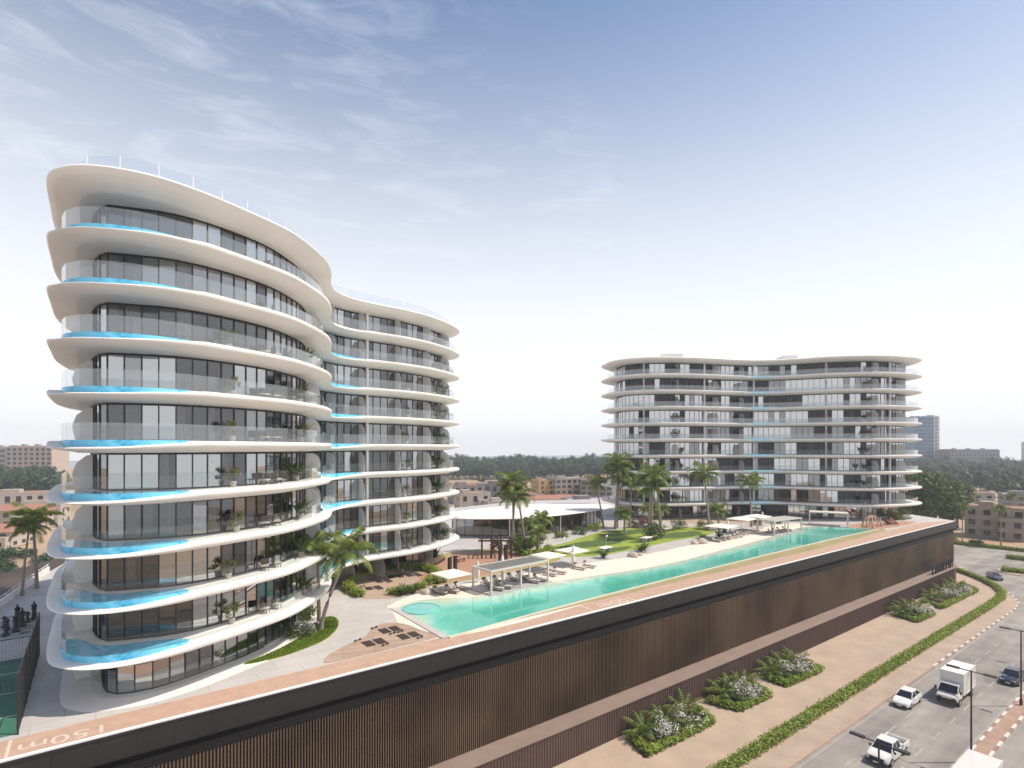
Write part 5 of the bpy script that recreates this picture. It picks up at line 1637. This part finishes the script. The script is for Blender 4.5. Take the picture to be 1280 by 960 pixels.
bush = Maker(lambda: shrub('', 0, 0, 0, 2.6, 2.2, M['leafblue'], 16, .3, 91, name='bush'))
for i, (px, d) in enumerate(((4, 128), (22, 118), (40, 124), (12, 142), (34, 146), (52, 138), (58, 126))):
    x, y = pd(px, d); bush((x, y, STREET), i, R.uniform(.8, 1.3), 'dark bush on the sandy ground below the deck at the far left', 'bushes below the deck at the left')

# ------------------------------------------------------------------ air, sky, sun, camera
xs0, ys0, xs1, ys1 = -690, -90, 1590, 1590
hb = MB().box(((xs0 + xs1) / 2, (ys0 + ys1) / 2, 0), (xs1 - xs0, ys1 - ys0, 1))
hb.v = [(v[0], v[1], STREET - 1.6 if v[2] < 0 else 60.0) for v in hb.v]
hm, ht, hbs, ho = nt('air'); ht.nodes.remove(hbs)
vol = node(ht, 'ShaderNodeVolumePrincipled'); vol.inputs['Color'].default_value = (.92, .95, 1, 1); vol.inputs['Density'].default_value = .00036; vol.inputs['Anisotropy'].default_value = .0
ht.links.new(vol.outputs[0], ho.inputs['Volume'])
HAZE = True
if HAZE: stuff(hb.build('haze', hm))

EL = math.radians(56); AZ = (0.7986, -0.602)
sunv = Vector((AZ[0] * math.cos(EL), AZ[1] * math.cos(EL), math.sin(EL)))
sl = bpy.data.lights.new('sun', 'SUN'); sl.energy = 5.0; sl.angle = math.radians(.5); sl.color = (1.0, .895, .765)
so = bpy.data.objects.new('sun', sl); COL.objects.link(so); so.rotation_euler = (-sunv).to_track_quat('-Z', 'Y').to_euler()

w = bpy.data.worlds.new('World'); sc.world = w; w.use_nodes = True
t = w.node_tree; bg = t.nodes['Background']
sky = t.nodes.new('ShaderNodeTexSky'); sky.sky_type = 'NISHITA'; sky.sun_disc = False
sky.sun_elevation = EL; sky.sun_rotation = math.atan2(AZ[0], AZ[1]); sky.altitude = 0; sky.air_density = 1.0; sky.dust_density = 1.0; sky.ozone_density = 1.0
co = t.nodes.new('ShaderNodeTexCoord')
mp = t.nodes.new('ShaderNodeMapping'); mp.inputs['Scale'].default_value = (2.2, 3.0, 11.0); mp.inputs['Rotation'].default_value = (.1, .12, .5)
t.links.new(co.outputs['Generated'], mp.inputs[0])
nz = t.nodes.new('ShaderNodeTexNoise'); nz.inputs['Scale'].default_value = 3.2; nz.inputs['Detail'].default_value = 9; nz.inputs['Roughness'].default_value = .62; nz.inputs['Distortion'].default_value = .5
t.links.new(mp.outputs[0], nz.inputs['Vector'])
n2 = t.nodes.new('ShaderNodeTexNoise'); n2.inputs['Scale'].default_value = 1.6; n2.inputs['Detail'].default_value = 3; t.links.new(co.outputs['Generated'], n2.inputs['Vector'])
r1 = t.nodes.new('ShaderNodeMapRange'); r1.inputs[1].default_value = .50; r1.inputs[2].default_value = .74; t.links.new(nz.outputs['Fac'], r1.inputs[0])
r2 = t.nodes.new('ShaderNodeMapRange'); r2.inputs[1].default_value = .46; r2.inputs[2].default_value = .68; t.links.new(n2.outputs['Fac'], r2.inputs[0])
m1 = t.nodes.new('ShaderNodeMath'); m1.operation = 'MULTIPLY'; t.links.new(r1.outputs[0], m1.inputs[0]); t.links.new(r2.outputs[0], m1.inputs[1])
m3 = t.nodes.new('ShaderNodeMath'); m3.operation = 'MULTIPLY'; m3.inputs[1].default_value = .30; t.links.new(m1.outputs[0], m3.inputs[0])
cm = t.nodes.new('ShaderNodeMix'); cm.data_type = 'RGBA'; cm.inputs[7].default_value = (9.5, 9.8, 10.4, 1)
tn = t.nodes.new('ShaderNodeMix'); tn.data_type = 'RGBA'; tn.blend_type = 'MULTIPLY'; tn.inputs[0].default_value = 1; tn.inputs[7].default_value = (.92, 1.05, 1.14, 1)
t.links.new(sky.outputs[0], tn.inputs[6])
t.links.new(m3.outputs[0], cm.inputs[0]); t.links.new(tn.outputs[2], cm.inputs[6])
sx = t.nodes.new('ShaderNodeSeparateXYZ'); t.links.new(co.outputs['Generated'], sx.inputs[0])
hr = t.nodes.new('ShaderNodeMapRange'); hr.interpolation_type = 'SMOOTHSTEP'; hr.inputs[1].default_value = .08; hr.inputs[2].default_value = .74; hr.inputs[3].default_value = 1; hr.inputs[4].default_value = 0
t.links.new(sx.outputs['Z'], hr.inputs[0])
hm_ = t.nodes.new('ShaderNodeMix'); hm_.data_type = 'RGBA'; hm_.inputs[7].default_value = (8.3, 8.4, 8.6, 1)
t.links.new(hr.outputs[0], hm_.inputs[0]); t.links.new(cm.outputs[2], hm_.inputs[6])
t.links.new(hm_.outputs[2], bg.inputs[0]); bg.inputs[1].default_value = .132

cam = bpy.data.cameras.new('camera'); cam.sensor_width = 36; cam.lens = 690 / 1280 * 36; cam.shift_y = 80 / 1280; cam.clip_end = 30000; cam.clip_start = .5
cob = bpy.data.objects.new('camera', cam); COL.objects.link(cob); cob.location = (0, 0, CAMZ)
cob.rotation_euler = (PI / 2, 0, -math.atan2(FWD[0], FWD[1])); sc.camera = cob
vs = sc.view_settings; vs.view_transform = 'Standard'; vs.look = 'None'; vs.exposure = -0.03; vs.gamma = 1; vs.use_curve_mapping = False
cy = sc.cycles; cy.use_denoising = True; cy.max_bounces = 8; cy.transparent_max_bounces = 24; cy.diffuse_bounces = 3; cy.glossy_bounces = 4; cy.transmission_bounces = 4; cy.volume_bounces = 0
cy.use_adaptive_sampling = True; cy.adaptive_threshold = .015; cy.sample_clamp_indirect = 6
